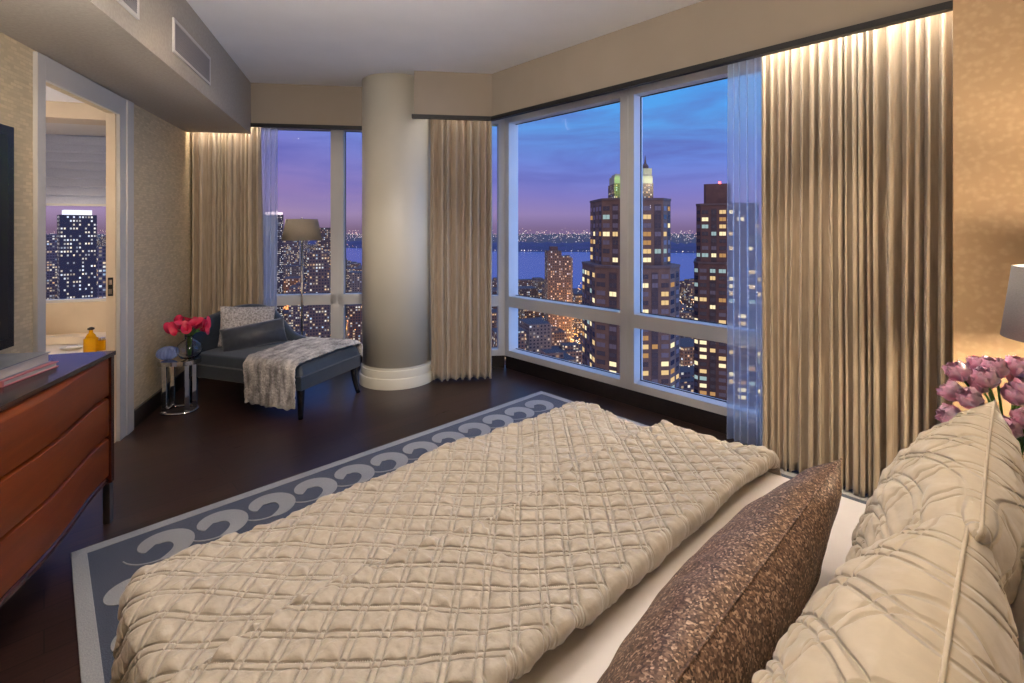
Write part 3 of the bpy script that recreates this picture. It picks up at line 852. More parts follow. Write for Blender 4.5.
# ------------------------------------------------------------------ bed
bed = thing('bed', 'king bed with pale mattress sheet standing on the scroll rug', 'bed', fr(RA, 0, 0, 0), RA)
A0, A1, B0, B1 = .14, 1.97, -.33, 1.60
part('box_spring', B(A0 + .03, A1 - .03, B0, B1 - .02, .09, .36, .02), M['velvet_dark'], bed)
bm = bmesh.new()
vs = box(bm, A0, A1, B0, B1, .36, .60)
o = part('mattress', bm, M['sheet'], bed)
bv = o.modifiers.new('b', 'BEVEL'); bv.width = .05; bv.segments = 5
for p in o.data.polygons: p.use_smooth = True
part('headboard', B(A0 - .08, A1 + .08, HB + .002, B0 - .001, .14, 1.18, .03), M['velvet_dark'], bed)
for (x, y) in ((A0 + .1, B0 + .1), (A1 - .1, B0 + .1), (A0 + .1, B1 - .12), (A1 - .1, B1 - .12)):
    bm = bmesh.new(); lathe(bm, [(.025, .0005), (.035, .09)], 12, x, y); part('leg', bm, M['ebony'], bed)
# fitted sheet, a smooth cloth lying over mattress with soft ripples
sheet_t = None

def drape_pos(U, W, z0, x0, x1, y0, y1, R=.055, flare=.02, L0=.0):
    """flat cloth coordinates -> draped over the box top"""
    cx_ = np.clip(U, x0 + R, x1 - R); cy_ = np.clip(W, y0, y1 - R)
    ex, ey = U - cx_, W - cy_
    ey = np.where(W < y1 - R, 0, ey)
    d = np.sqrt(ex * ex + ey * ey) + 1e-9
    ux, uy = ex / d, ey / d
    arc = R * PI / 2
    th_ = np.clip(d / R, 0, PI / 2)
    hx = R * np.sin(th_); dz = R * (1 - np.cos(th_))
    ext = np.clip(d - arc, 0, None)
    fl = flare * ext
    # corner folds fan out
    cor = (np.abs(ux * uy) * 2)
    fl = fl + cor * ext * .05
    nxh = np.sin(th_)     # outward normal component
    return cx_ + ux * (hx + fl), cy_ + uy * (hx + fl), z0 - dz - ext * np.sqrt(1 - .01), ux * nxh, uy * nxh, np.cos(th_)

def quilt_height(P, Q, pitch=.067, gap=.0078, A=.0092, seed=4):
    wob = lambda s, t, sd: vnoise(s * 3.3, t * 3.3, sd) * .012
    p_ = P + wob(P, Q, seed); q_ = Q + wob(Q, P, seed + 1)
    def fam(x):
        m_ = (x % pitch)
        dl_ = np.minimum(np.abs(m_ - gap), np.abs(m_ - (pitch - gap)))   # two stitch lines at +-gap from the cell border
        inside = (m_ > gap) & (m_ < pitch - gap)
        return dl_, inside
    d1, i1 = fam(p_); d2, i2 = fam(q_)
    g = lambda d, s: 1 - np.exp(-(d / s))
    h1 = np.where(i1, g(d1, .0045), g(d1, .0035) * .62)
    h2 = np.where(i2, g(d2, .0045), g(d2, .0035) * .62)
    # pulled wrinkles radiating between the stitch rows
    wr = (vnoise(P * 62 + Q * 40, Q * 22, seed + 8) + vnoise(Q * 66 - P * 40, P * 24, seed + 9)) * .0062
    global LASTUV
    LASTUV = (p_ / pitch, q_ / pitch)
    return A * np.minimum(h1, h2) * (.72 + .28 * h1 * h2) + wr * np.minimum(h1, h2)

# comforter: cloth runs from the flap's free edge, back to the fold near the pillows, then under to the foot
def comforter():
    step = .0034
    zt = .622
    foldb = .635
    U = np.arange(A0 - .50, A1 + .36, step)
    # lower layer: w from fold (foldb) to foot overhang
    Rf = .022
    wl_ = np.arange(0, (B1 + .50) - foldb, step)
    flapL = .47
    wf = np.arange(flapL, 0, -step)
    arcs = np.linspace(PI, 0, 12)[1:-1]
    UU, _ = np.meshgrid(U, wl_, indexing='ij')
    # per-column fold edge line wobble
    fl_line = foldb + vnoise(U * 2.5, U * 0 + .5, 21) * .03 + (1.97 - U) * .022
    # ---- lower layer
    UU, WL = np.meshgrid(U, wl_, indexing='ij')
    Wb = fl_line[:, None] + WL
    low = vnoise(UU * 4.2, Wb * 4.2, 31) * .016 + vnoise(UU * 9, Wb * 9, 32) * .008
    x, y, z, nx_, ny_, nz_ = drape_pos(UU, Wb, zt, A0, A1, -9, B1)
    h = quilt_height((UU + Wb) / 1.41421, (UU - Wb) / 1.41421) + low * (nz_ > .5) + low * 1.2
    uvl = LASTUV
    # hem undulation on hanging part
    hang = np.clip((zt - .08 - z) / .4, 0, 1)
    und = np.sin(UU * 9 + Wb * 9) * .02 * hang
    h = h + und
    Xl, Yl, Zl = x + nx_ * h, y + ny_ * h, z + nz_ * h
    Zl = np.maximum(Zl, .03)
    # ---- flap (upper layer) columns
    flap_len = .44 + vnoise(U * 2.0, U * 0 + 3, 41) * .06
    UF, T = np.meshgrid(U, np.linspace(1, 0, len(wf)), indexing='ij')
    WF = T * flap_len[:, None]                   # distance from the fold line
    Wb2 = fl_line[:, None] + WF
    lowf = vnoise(UF * 4.2, Wb2 * 4.2, 31) * .016 + vnoise(UF * 9, Wb2 * 9, 32) * .008 + vnoise(UF * 5, Wb2 * 5, 33) * .014
    ht = 2 * Rf
    edge = np.clip((1 - T) / .05, 0, 1)          # falls at the free edge
    x, y, z, nx_, ny_, nz_ = drape_pos(UF, Wb2, zt + 0.012 + .022 * np.sqrt(edge), A0 - .01, A1 + .01, -9, B1)
    puffend = 1 + np.exp(-((1 - T) / .10) ** 2) * .7
    h2 = quilt_height((UF + Wb2 + .021) / 1.41421, (UF - Wb2 + .01) / 1.41421, A=.0108, seed=6) * (.35 + .65 * edge) * puffend + lowf * 1.35 + .004
    uvu = LASTUV
    # soft swelling next to the fold
    h2 = h2 + .016 * np.exp(-(WF / .09) ** 2)
    und = np.sin(UF * 9 + Wb2 * 9) * .012 * np.clip((zt - .08 - z) / .4, 0, 1)
    h2 = h2 + und
    Xu, Yu, Zu = x + nx_ * h2, y + ny_ * h2, z + nz_ * h2
    Zu = np.maximum(Zu, .035)
    # ---- join with a round nose
    xa, ya, za = Xu[:, -1], Yu[:, -1], Zu[:, -1]
    xb, yb, zb = Xl[:, 0], Yl[:, 0], Zl[:, 0]
    XN, YN, ZN = [], [], []
    K = 16
    for k in range(1, K):
        t_ = k / K
        a_ = PI * t_
        c_ = (1 + math.cos(a_)) / 2
        bul = math.sin(a_) * .030
        pk = 1 + .10 * np.sin((U + ya) / 1.41421 / .067 * 2 * PI) 
        XN.append(xa * c_ + xb * (1 - c_)); YN.append(ya * c_ + yb * (1 - c_) - bul * pk * .9); ZN.append(za * c_ + zb * (1 - c_))
    XN = np.stack(XN, 1); YN = np.stack(YN, 1); ZN = np.stack(ZN, 1)
    X = np.concatenate([Xu, XN, Xl], 1); Y = np.concatenate([Yu, YN, Yl], 1); Z = np.concatenate([Zu, ZN, Zl], 1)
    def mixuv(k):
        a_, b_ = uvu[k][:, -1], uvl[k][:, 0]
        cell = np.floor(a_)
        md = np.stack([a_ + .02 * q for q in range(1, K)], 1)
        return np.concatenate([uvu[k], md, uvl[k]], 1)
    me = grid_mesh('comforter', X, Y, Z, uv=(mixuv(0), mixuv(1)))
    o = link_mesh('comforter', me, M['quilt'], None, fr(RA, 0, 0, 0), RA)
    tagp(o, 'champagne quilted satin comforter folded back over the bed foot', 'comforter')
comforter()

# ------------------------------------------------------------------ pillows
def pillow_mesh(name, w, h, t, fn=None, nu=110, nv=90, seed=0, pinch=.06, wr=.006, corner=.0):
    """front and back sheets as one closed surface; x width, z height, y thickness; sits with bottom at z=0"""
    u = np.sin(np.linspace(-PI / 2, PI / 2, nu)); v_ = np.sin(np.linspace(-PI / 2, PI / 2, nv))
    u = .5 * u + .5 * np.linspace(-1, 1, nu); v_ = .5 * v_ + .5 * np.linspace(-1, 1, nv)
    Ug, Vg = np.meshgrid(u, v_, indexing='ij')
    px = Ug * w / 2 * (1 - pinch * (1 - Vg ** 2) * (np.abs(Ug) ** 2) * -1 * -1)
    pz = Vg * h / 2 * (1 - pinch * (1 - Ug ** 2) * (np.abs(Vg) ** 2))
    prof = ((1 - Ug ** 2).clip(0) ** .55) * ((1 - Vg ** 2).clip(0) ** .55)
    prof = prof ** .85
    out = []
    for s in (-1, 1):
        n1 = vnoise(px * 9 + 5 * s, pz * 9, seed + 3) * wr * 2 + vnoise(px * 22, pz * 22 + s, seed + 4) * wr
        # puckers running in from the seams
        ang = vnoise(px * 45, pz * 5, seed + 6) * wr * np.exp(-((1 - np.abs(Vg)) / .3)) + vnoise(px * 5, pz * 45, seed + 7) * wr * np.exp(-((1 - np.abs(Ug)) / .3))
        m_ = np.minimum(1, (1 - np.abs(Ug)) * (1 - np.abs(Vg)) * 30)
        y = s * (t / 2 * prof + m_ * (n1 + ang + (fn(px, pz) if fn is not None else 0)))
        out.append(y)
    Xa = np.concatenate([px, px[::-1]], 0); Ya = np.concatenate([out[0], out[1][::-1]], 0); Za = np.concatenate([pz, pz[::-1]], 0) + h / 2
    if hasattr(fn, 'uv'):
        ua, ub = fn.uv(px, pz)
        me = grid_mesh(name, Xa, Ya, Za, uv=(np.concatenate([ua, ua[::-1]], 0), np.concatenate([ub, ub[::-1]], 0)))
    else:
        me = grid_mesh(name, Xa, Ya, Za)
    b = bmesh.new(); b.from_mesh(me); bmesh.ops.remove_doubles(b, verts=b.verts[:], dist=1e-5); bmesh.ops.recalc_face_normals(b, faces=b.faces[:]); b.to_mesh(me); b.free()
    me.polygons.foreach_set('use_smooth', [True] * len(me.polygons))
    return me
def seam_loop(w, h, pinch, r, n_=40):
    pts = []
    us = np.linspace(-1, 1, n_)
    for u in us: pts.append((u * w / 2, 0, -h / 2 * (1 - pinch * (1 - u * u)) + h / 2))
    for u in us[1:]: pts.append((w / 2 * (1 - pinch * (1 - u * u)), 0, u * h / 2 + h / 2))
    for u in us[::-1][1:]: pts.append((u * w / 2, 0, h / 2 * (1 - pinch * (1 - u * u)) + h / 2))
    for u in us[::-1][1:-1]: pts.append((-w / 2 * (1 - pinch * (1 - u * u)), 0, u * h / 2 + h / 2))
    b = bmesh.new(); tube(b, pts, r, 6, True)
    return b
def sham_fn(seed):
    def rr(px, pz):
        r1 = np.sqrt((px + .30) ** 2 + (pz + .28) ** 2); r2 = np.sqrt((px - .34) ** 2 + (pz + .30) ** 2)
        return r1 + vnoise(px * 6, pz * 6, seed) * .012, r2 + vnoise(px * 6, pz * 6, seed + 1) * .012
    def f(px, pz):
        # two crossing families of curved double rows plus fine pleats
        r1, r2 = rr(px, pz)
        def fam(x, pitch, gap):
            m_ = x % pitch
            dl_ = np.minimum(np.abs(m_ - gap), np.abs(m_ - (pitch - gap)))
            ins = (m_ > gap) & (m_ < pitch - gap)
            return np.where(ins, 1 - np.exp(-(dl_ / .007)), .6 * (1 - np.exp(-(dl_ / .0035))))
        h = .0095 * np.minimum(fam(r1, .075, .0087), fam(r2, .10, .0116))
        return h + vnoise(px * 30 + pz * 22, pz * 90, seed + 5) * .0035 + vnoise(px * 8, pz * 60, seed + 6) * .006
    f.uv = lambda px, pz: (rr(px, pz)[0] / .075, rr(px, pz)[1] / .10)
    return f
def pillow(name, label, cat, loc, rotz, lean, w, h, t, m_, fn=None, seed=0, pinch=.06, group=None, nu=110, nv=90, roll=0.0, piping=True, wr=.006):
    root = thing(name, label, cat, loc, (0, 0, 0), group)
    root.rotation_euler = (Matrix.Rotation(rotz, 4, 'Z') @ Matrix.Rotation(lean, 4, 'X') @ Matrix.Rotation(roll, 4, 'Y')).to_euler()
    me = pillow_mesh('pillow_cover', w, h, t, fn, nu, nv, seed, pinch, wr)
    link_mesh('pillow_cover', me, M[m_], root)
    if piping:
        part('piping', seam_loop(w, h, pinch, .003), M[m_], root, smooth=True)
    return root
# local pillow: x along bed width, y = thickness (b), leaning back rotates top towards -b
LE = lambda d: math.radians(d)
pillow('pillow_sham', 'champagne quilted sham leaning at the window side of the bed', 'pillow', fr(RA, 1.41, .20, .585), RA, LE(20), .80, .49, .24, 'quilt_plain', sham_fn(60), 60, .05, nu=420, nv=280)
pillow('pillow_sham', 'champagne quilted sham nearest the camera at the bottom right corner', 'pillow', fr(RA, .72, .213, .585), RA, LE(20), .80, .485, .24, 'quilt_plain', sham_fn(70), 70, .05, nu=420, nv=280)
pillow('sleeping_pillow', 'plain cream pillow behind the sham at the window side', 'pillow', fr(RA, 1.36, .0, .59), RA, LE(14), .85, .42, .17, 'sheet', None, 80, .04, piping=False)
pillow('sleeping_pillow', 'plain cream pillow tucked behind the nearest quilted sham', 'pillow', fr(RA, .62, .0, .59), RA, LE(14), .85, .42, .17, 'sheet', None, 84, .04, piping=False)
pillow('lumbar_pillow', 'long bronze sequined lumbar pillow in front of the quilted shams', 'pillow', fr(RA, 1.00, .475, .59), RA, LE(28), 1.08, .33, .20, 'sequin', None, 90, .03, nu=160, nv=90)

# ------------------------------------------------------------------ dresser (frame RV)
dr = thing('dresser', 'glossy cherry dresser with bowed drawer fronts and dark top, at left wall', 'dresser', fr(RV, LV, 2.985, 0), RV)
# local: x out of wall (0..DX), y negative towards the camera (0..-DL)
DX, DL, DZ0, DZ1 = .445, 1.72, .205, .872
part('carcass', B(.005, DX - .035, -DL + .03, -.03, DZ0 + .03, DZ1 - .025), M['cherry_dark'], dr)
part('end_panel', B(.004, DX - .002, -.03, 0, DZ0, DZ1 - .0225, .002), M['cherry_dark'], dr)
part('end_panel', B(.004, DX - .002, -DL, -DL + .03, DZ0, DZ1 - .0225, .002), M['cherry_dark'], dr)
part('top', B(.004, DX + .004, -DL - .004, .004, DZ1 - .022, DZ1, .003), M['dresser_top'], dr)
def bow(s):      # s = 0..1 along drawer from the far end
    return .066 * (0.5 - 0.5 * np.cos(PI * np.clip(s / .42, 0, 1))) if s <= .5 else bow(1 - s)
def bowed(z0, z1, zb0=0, thick=.02, wave=.0, name='drawer'):
    ny = 48
    b = bmesh.new()
    ys = [-.032 - (DL - .064) * i / (ny - 1) for i in range(ny)]
    loops = []
    for i, y in enumerate(ys):
        s = i / (ny - 1)
        xo = DX - .012 + bow(s)
        dzz = wave * math.sin(2 * PI * min(s, 1 - s) * 2)
        prof = [(DX - .07, z0 - dzz), (xo - .010, z0 - dzz), (xo - .002, z0 + .006 - dzz), (xo, z0 + .016 - dzz), (xo, z1 - .016 - dzz), (xo - .002, z1 - .006 - dzz), (xo - .010, z1 - dzz), (DX - .07, z1 - dzz)]
        loops.append([b.verts.new((p[0], y, p[1])) for p in prof])
    for a_, c_ in zip(loops[:-1], loops[1:]):
        for k in range(8):
            b.faces.new((a_[k], a_[(k + 1) % 8], c_[(k + 1) % 8], c_[k]))
    b.faces.new(loops[0]); b.faces.new(loops[-1][::-1])
    return b
hh = (DZ1 - .024 - (DZ0 + .03)) / 3
for k in range(3):
    z0 = DZ0 + .03 + k * hh
    o = part('drawer', bowed(z0 + .004, z0 + hh - .004), M['cherry'], dr, smooth=True)
    e_ = o.modifiers.new('e', 'EDGE_SPLIT'); e_.split_angle = math.radians(40)
o = part('base_rail', bowed(DZ0, DZ0 + .03), M['cherry_dark'], dr)
for (x, y) in ((DX - .02, -.022), (DX - .02, -DL + .022), (.05, -.045), (.05, -DL + .045)):
    b = bmesh.new(); box(b, x - .016, x + .016, y - .016, y + .016, .001, DZ0, .003); part('leg', b, M['brass'], dr)

def book(name, label, loc, rot, w, d, h, cov):
    t = thing(name, label, 'book', loc, rot)
    bm = bmesh.new(); box(bm, 0, w, 0, d, 0, .004, .001); box(bm, 0, w, 0, d, h - .004, h, .001); box(bm, -.003, .004, 0, d, 0, h, .0015)
    part('cover', bm, M[cov], t)
    part('pages', B(.004, w - .006, .006, d - .006, .004, h - .004), M['page'], t)
bl = fr(RV, LV + .12, 2.66, DZ1 + .001)
bD = fr(RV, LV, 0, 0)
book('book', 'pink hardback book under the grey one on the dresser', fr(RV, LV + .31, 2.42, DZ1 + .0005), RV + math.radians(84), .30, .24, .024, 'book_pink')
book('book', 'thick grey hardback book on top of the pink one', fr(RV, LV + .295, 2.40, DZ1 + .0255), RV + math.radians(86), .31, .24, .046, 'book_grey')

# TV
tv = thing('television', 'dark flat television on the left wall above the dresser', 'television', fr(RV, LV, 2.889, .943), RV)
part('tv_frame', B(.03, .085, -1.3, 0, 0, 1.04, .004), M['tv'], tv)
part('screen', B(.0855, .0865, -1.255, -.045, .045, .995), M['tvscreen'], tv)
part('wall_bracket', B(.0005, .03, -.9, -.4, .3, .75), M['blacktrim'], tv)

# ------------------------------------------------------------------ chaise
TH = math.atan2(.329, .944)
# local frame: x towards the foot end (right), y towards the back. origin at the head/front corner
F = Vector((-1.6717, 3.811, 0))
e1 = Vector((-.944, .329, 0)); e2 = Vector((.329, .944, 0))
CL, CW = 1.24, .745
org = F - e1 * .045 - e2 * .035 + e1 * CL
CHR = math.atan2(-.329, .944)
ch = thing('chaise_longue', 'slate velvet chaise longue with curved back and dark splayed legs', 'chaise', org, CHR)
def rbox(x0, x1, y0, y1, z0, z1, bev, seg=4):
    b = bmesh.new(); box(b, x0, x1, y0, y1, z0, z1, bev, seg); return b
o = part('apron', rbox(0, CL, 0, CW, .235, .345, .012), M['velvet'], ch, smooth=False)
# seat cushion with crowned top
nx_, ny_ = 60, 40
b = bmesh.new()
u = np.linspace(0, 1, nx_); v_ = np.linspace(0, 1, ny_)
Ug, Vg = np.meshgrid(u, v_, indexing='ij')
ed = np.minimum(np.minimum(Ug * CL, (1 - Ug) * CL), np.minimum(Vg * CW, (1 - Vg) * CW))
zc = .348 + .072 * np.sqrt(1 - (1 - np.clip(ed / .035, 0, 1)) ** 2) + .018 * np.sin(Ug * PI) ** .5 * np.sin(Vg * PI) ** .5
me = grid_mesh('seat_cushion', .004 + Ug * (CL - .008), .004 + Vg * (CW - .008), zc)
o = link_mesh('seat_cushion', me, M['velvet'], ch)
b = bmesh.new(); tube(b, [(0.004, 0.0, .3475), (CL, 0.0, .3475), (CL, CW, .3475), (0.004, CW, .3475)], .006, 6, True); part('welt', b, M['velvet_dark'], ch)
# wrapping back : path along head end (x=0) from front to back then along the rear side
path = []
r_c = .22
def bp(s):
    # returns x, y, nx, ny (inward normal), z height
    pass
pts = []
for y in np.linspace(.0, CW - r_c, 22): pts.append((0.0, y, 1, 0))
for a_ in np.linspace(0, PI / 2, 16)[1:]: pts.append((r_c - r_c * math.cos(a_), CW - r_c + r_c * math.sin(a_), math.cos(a_), -math.sin(a_)))
for x in np.linspace(r_c, .74, 22)[1:]: pts.append((x, CW, 0, -1))
n_ = len(pts)
ln = [0]
for p, q in zip(pts[:-1], pts[1:]): ln.append(ln[-1] + math.hypot(q[0] - p[0], q[1] - p[1]))
T_ = ln[-1]
hs_s = [0, .08, .25, .50, .66, .80, .92, 1.02, 1.12, T_]
hs_z = [.60, .665, .725, .765, .765, .74, .66, .575, .50, .435]
b = bmesh.new()
loops = []
for (x, y, nx2, ny2), s in zip(pts, ln):
    H = float(np.interp(s, hs_s, hs_z))
    # smooth the height
    H = float(np.mean([np.interp(s + d_, hs_s, hs_z) for d_ in np.linspace(-.06, .06, 9)]))
    th_ = .085 * min(1, (H - .34) / .25 + .35)
    flare = .05 * (H - .35) / .4         # leans outwards
    ox, oy = -nx2, -ny2
    prof = [(0, .30), (0 + flare * .3, .36), (flare, H - .06), (flare + .004, H - .025), (flare - .012, H - .006), (flare - th_ * .5, H), (flare - th_ + .008, H - .012), (flare - th_, H - .04), (flare * .3 - th_, .44), (-th_, .38), (-th_, .30)]
    loops.append([b.verts.new((x + ox * d_, y + oy * d_, max(z_, .30))) for d_, z_ in prof])
for a_, c_ in zip(loops[:-1], loops[1:]):
    k_ = len(a_)
    for k in range(k_): b.faces.new((a_[k], a_[(k + 1) % k_], c_[(k + 1) % k_], c_[k]))
b.faces.new(loops[0]); b.faces.new(loops[-1][::-1])
o = part('backrest', b, M['velvet'], ch, smooth=True); subsurf(o, 1)
def sabre_leg(x, y, dx, dy):
    b = bmesh.new()
    pts_, rr_ = [], []
    for i in range(9):
        u_ = i / 8
        z_ = .25 * (1 - u_) + .001
        off = .045 * u_ ** 2
        pts_.append((x + dx * off, y + dy * off, z_)); rr_.append(.032 - .014 * u_)
    tube(b, pts_, rr_, 12)
    return b
for (x, y, dx, dy) in ((CL - .045, .045, .1, -.1), (CL - .045, CW - .045, 1, .2), (.045, .045, -.4, -.4), (.045, CW - .045, -1, .3)):
    o = part('leg', sabre_leg(x, y, dx, dy), M['ebony'], ch, smooth=True)

# throw over the foot of the chaise
def throw():
    step = .006
    W0, W1 = .0, .50          # width band measured from the foot end
    s = np.arange(0, .36 + CW + .14, step)    # along the band: front hem -> back
    w_ = np.arange(0, .50, step)
    S, Wd = np.meshgrid(s, w_, indexing='ij')
    hang = .30
    # section: hang on front (y=-off), round edge, across the top, down the rear
    R = .05
    zt = .448
    y = np.where(S < hang, -.022, 0); z = np.where(S < hang, zt - R - (hang - S), 0)
    arc = R * PI / 2
    t2 = np.clip((S - hang) / R, 0, PI / 2)
    y = np.where(S >= hang, -.022 + R - R * np.cos(t2), y); z = np.where(S >= hang, zt - R + R * np.sin(t2), z)
    e = np.clip(S - hang - arc, 0, None)
    L2 = CW - .02
    y = y + np.minimum(e, L2)
    e2_ = np.clip(e - L2, 0, None)
    y = y + np.minimum(e2_, .03); z = z - e2_ * .9
    fr_ = S / S.max()
    band = CL - (.01 + Wd * (1.0 + .18 * fr_)) + .0 - .02 * (1 - fr_)
    slump = vnoise(S * 5, Wd * 5, 51) * .018 + vnoise(S * 14, Wd * 14, 52) * .010
    fur = vnoise(S * 110, Wd * 110, 53) * .009 + vnoise(S * 60, Wd * 60, 54) * .006
    onf = S < hang + arc * .5
    ripple = np.sin(Wd * 26 + vnoise(S * 4, Wd * 4, 55) * 3) * .010 * np.clip((hang - S) / hang, 0, 1)
    crown = .012 * np.sin(np.clip((y / CW), 0, 1) * PI)
    # lower at the foot edge where the seat corner rounds off
    sag = -.018 * np.exp(-((CL - band) / .03) ** 2) * (~onf)
    off = np.abs(slump) * .8 + fur + .006
    Yo = np.where(onf, y - off - ripple, y); Zo = np.where(onf, z + vnoise(Wd * 30, S * 0, 56) * .02 * np.clip(1 - S / .05, 0, 1), z + off + crown + sag)
    me = grid_mesh('fur_throw', band + vnoise(S * 30, Wd * 30, 57) * .006, Yo, Zo)
    o = link_mesh('fur_throw', me, M['fur'], None, org, CHR); solid(o, .008, 1)
    tagp(o, 'grey striped faux fur throw draped over the chaise foot', 'throw')
throw()
def onch(x, y, z): return org + fr(CHR, x, y, z)
pillow('cushion', 'pale grey boucle square cushion leaning on the chaise back', 'cushion', onch(.27, .38, .435), CHR + math.radians(58), LE(-20), .46, .36, .13, 'boucle', None, 21, .05, nu=60, nv=50, roll=.10, piping=True)
pillow('bolster_cushion', 'charcoal velvet lumbar cushion in front of the pale cushion', 'cushion', onch(.42, .34, .435), CHR + math.radians(48), LE(-22), .52, .22, .15, 'velvet_dark', None, 25, .03, nu=60, nv=50, roll=-.13)

# ------------------------------------------------------------------ side table with vase, glass sculpture
st = thing('side_table', 'small oval chrome side table between wall and chaise', 'side table', (-2.735, 3.985, 0), math.radians(8))
def oval(rx, ry, n_=48, p_=2.6):
    out = []
    for i in range(n_):
        a_ = 2 * PI * i / n_
        c, s = math.cos(a_), math.sin(a_)
        out.append((rx * math.copysign(abs(c) ** (2 / p_), c), ry * math.copysign(abs(s) ** (2 / p_), s)))
    return out
b = bmesh.new(); tube(b, [(x, y, .010) for x, y in oval(.122, .10)], .0085, 8, True); part('base_ring', b, M['chrome'], st, smooth=True)
b = bmesh.new(); prism(b, oval(.152, .108), .395, .43); part('top', b, M['chrome'], st)
for (x, y) in ((-.085, -.06), (.085, -.06), (-.085, .06), (.085, .06)):
    b = bmesh.new(); box(b, x - .017, x + .017, y - .006, y + .006, .012, .395, .002); part('leg', b, M['chrome'], st)
vs = thing('glass_vase', 'round clear glass vase holding magenta calla lilies', 'vase', (-2.655, 3.985, .431), 0)
b = bmesh.new()
lathe(b, [(.03, 0), (.06, .012), (.088, .05), (.094, .085), (.082, .125), (.05, .152), (.026, .165), (.024, .185), (.030, .195), (.027, .195), (.021, .184), (.022, .166), (.046, .149), (.078, .122), (.089, .085), (.083, .052), (.056, .017), (.001, .010)], 36, cap=False)
lathe(b, [(.0001, 0), (.03, 0)], 36, cap=False); bmesh.ops.remove_doubles(b, verts=b.verts[:], dist=1e-5)
part('vase_body', b, M['clear'], vs, smooth=True)
gs = thing('glass_sculpture', 'ribbed blue glass ball ornament on the chrome side table', 'ornament', (-2.815, 3.955, .431), 0)
nu, nv = 64, 24
th2, ph2 = np.meshgrid(np.linspace(0, 2 * PI, nu, endpoint=False), np.linspace(0.02, PI - .02, nv), indexing='ij')
R_ = .074 * (1 + .07 * np.cos(16 * th2) * np.sin(ph2))
me = grid_mesh('body', R_ * np.cos(th2) * np.sin(ph2), R_ * np.sin(th2) * np.sin(ph2), .055 + R_ * .74 * -np.cos(ph2), wrap_u=True)
link_mesh('ribbed_body', me, M['blueglass'], gs)
# calla lilies
def calla_mesh():
    n1, n2 = 20, 14
    th_, t_ = np.meshgrid(np.linspace(0, 2 * PI, n1), np.linspace(0, 1, n2), indexing='ij')
    r = .004 + .024 * t_ ** 1.6
    z = t_ * (.062 + .028 * np.cos(th_)) 
    lean = .018 * t_ ** 2 * np.cos(th_)
    flare = 1 + .35 * t_ ** 4
    return grid_mesh('bloom', r * flare * np.cos(th_) + lean, r * flare * np.sin(th_), z)
cm = calla_mesh(); cm.materials.append(M['calla'])
prng = random.Random(3)
first = None
NC = 15
for i in range(NC):
    a_ = 2 * PI * i / NC + prng.uniform(-.2, .2)
    rad = (.055 if i % 2 else .10) + prng.uniform(-.01, .01)
    tip = Vector((rad * math.cos(a_) * 1.0, rad * math.sin(a_) * .8, .235 + prng.uniform(-.015, .02) + (.025 if i % 2 else 0)))
    r_ = thing('calla_lily', 'magenta calla lily in the round glass vase on the chrome table', 'flower', (-2.655, 3.985, .431), 0, 'calla lilies in the round vase')
    base = Vector((.01 * math.cos(a_), .01 * math.sin(a_), .03))
    mid = Vector((.014 * math.cos(a_), .014 * math.sin(a_), .185))
    b = bmesh.new()
    cp = [base, base.lerp(mid, .5), mid, mid.lerp(tip, .5) + Vector((0, 0, .012)), tip]
    tube(b, cp, .0035, 6); part('stem', b, M['stem'], r_, smooth=True)
    d = (tip - mid); d.z *= .75; d.normalize()
    o = bpy.data.objects.new('bloom', cm); COL.objects.link(o); o.parent = r_; o.location = tip - d * .004
    q = Vector((0, 0, 1)).rotation_difference(d)
    o.rotation_euler = (q.to_matrix() @ Matrix.Rotation(prng.uniform(0, 6), 3, 'Z')).to_euler()

# ------------------------------------------------------------------ floor lamp behind the chaise
fl = thing('floor_lamp', 'slim floor lamp with taupe drum shade standing before the left window', 'floor lamp', (-2.165, 4.99, 0), 0)
b = bmesh.new(); lathe(b, [(.13, .001), (.13, .012), (.12, .02), (.015, .03)], 36); part('base', b, M['brass'], fl, smooth=False)
b = bmesh.new(); lathe(b, [(.009, .03), (.009, 1.44)], 12); part('pole', b, M['brass'], fl, smooth=True)
b = bmesh.new(); lathe(b, [(.152, 1.60), (.193, 1.385)], 48, cap=False); o = part('lamp_shade', b, M['shade_far'], fl, smooth=True); solid(o, .003)
b = bmesh.new(); tube(b, [(-.15, 0, 1.575), (0, 0, 1.575), (.15, 0, 1.575)], .003, 6); lathe(b, [(.012, 1.44), (.012, 1.49), (.004, 1.6), (.008, 1.612), (.0001, 1.62)], 10); part('harp', b, M['brass'], fl)

# ------------------------------------------------------------------ nightstand with lamp and tulips
ns = thing('nightstand', 'dark wooden nightstand beyond the bed, behind the pillows', 'nightstand', fr(RA, 2.38, -.12, 0), RA)
part('body', B(-.27, .27, -.28, .24, .12, .585, .006), M['cherry_dark'], ns)
part('top', B(-.28, .28, -.285, .255, .586, .61, .004), M['dresser_top'], ns)
for z_ in (.14, .36):
    d_ = part('drawer', B(-.255, .255, .2405, .255, z_, z_ + .20, .004), M['cherry'], ns)
    b = bmesh.new(); lathe(b, [(.012, 0), (.009, .018), (.014, .026), (.0001, .03)], 14)
    bmesh.ops.rotate(b, verts=b.verts[:], cent=(0, 0, 0), matrix=Matrix.Rotation(-PI / 2, 3, 'X')); bmesh.ops.translate(b, verts=b.verts[:], vec=(0, .2552, z_ + .1))
    part('knob', b, M['brass'], d_)
for (x, y) in ((-.24, -.25), (.24, -.25), (-.24, .21), (.24, .21)):
    b = bmesh.new(); lathe(b, [(.014, .001), (.02, .12)], 12, x, y); part('leg', b, M['ebony'], ns)
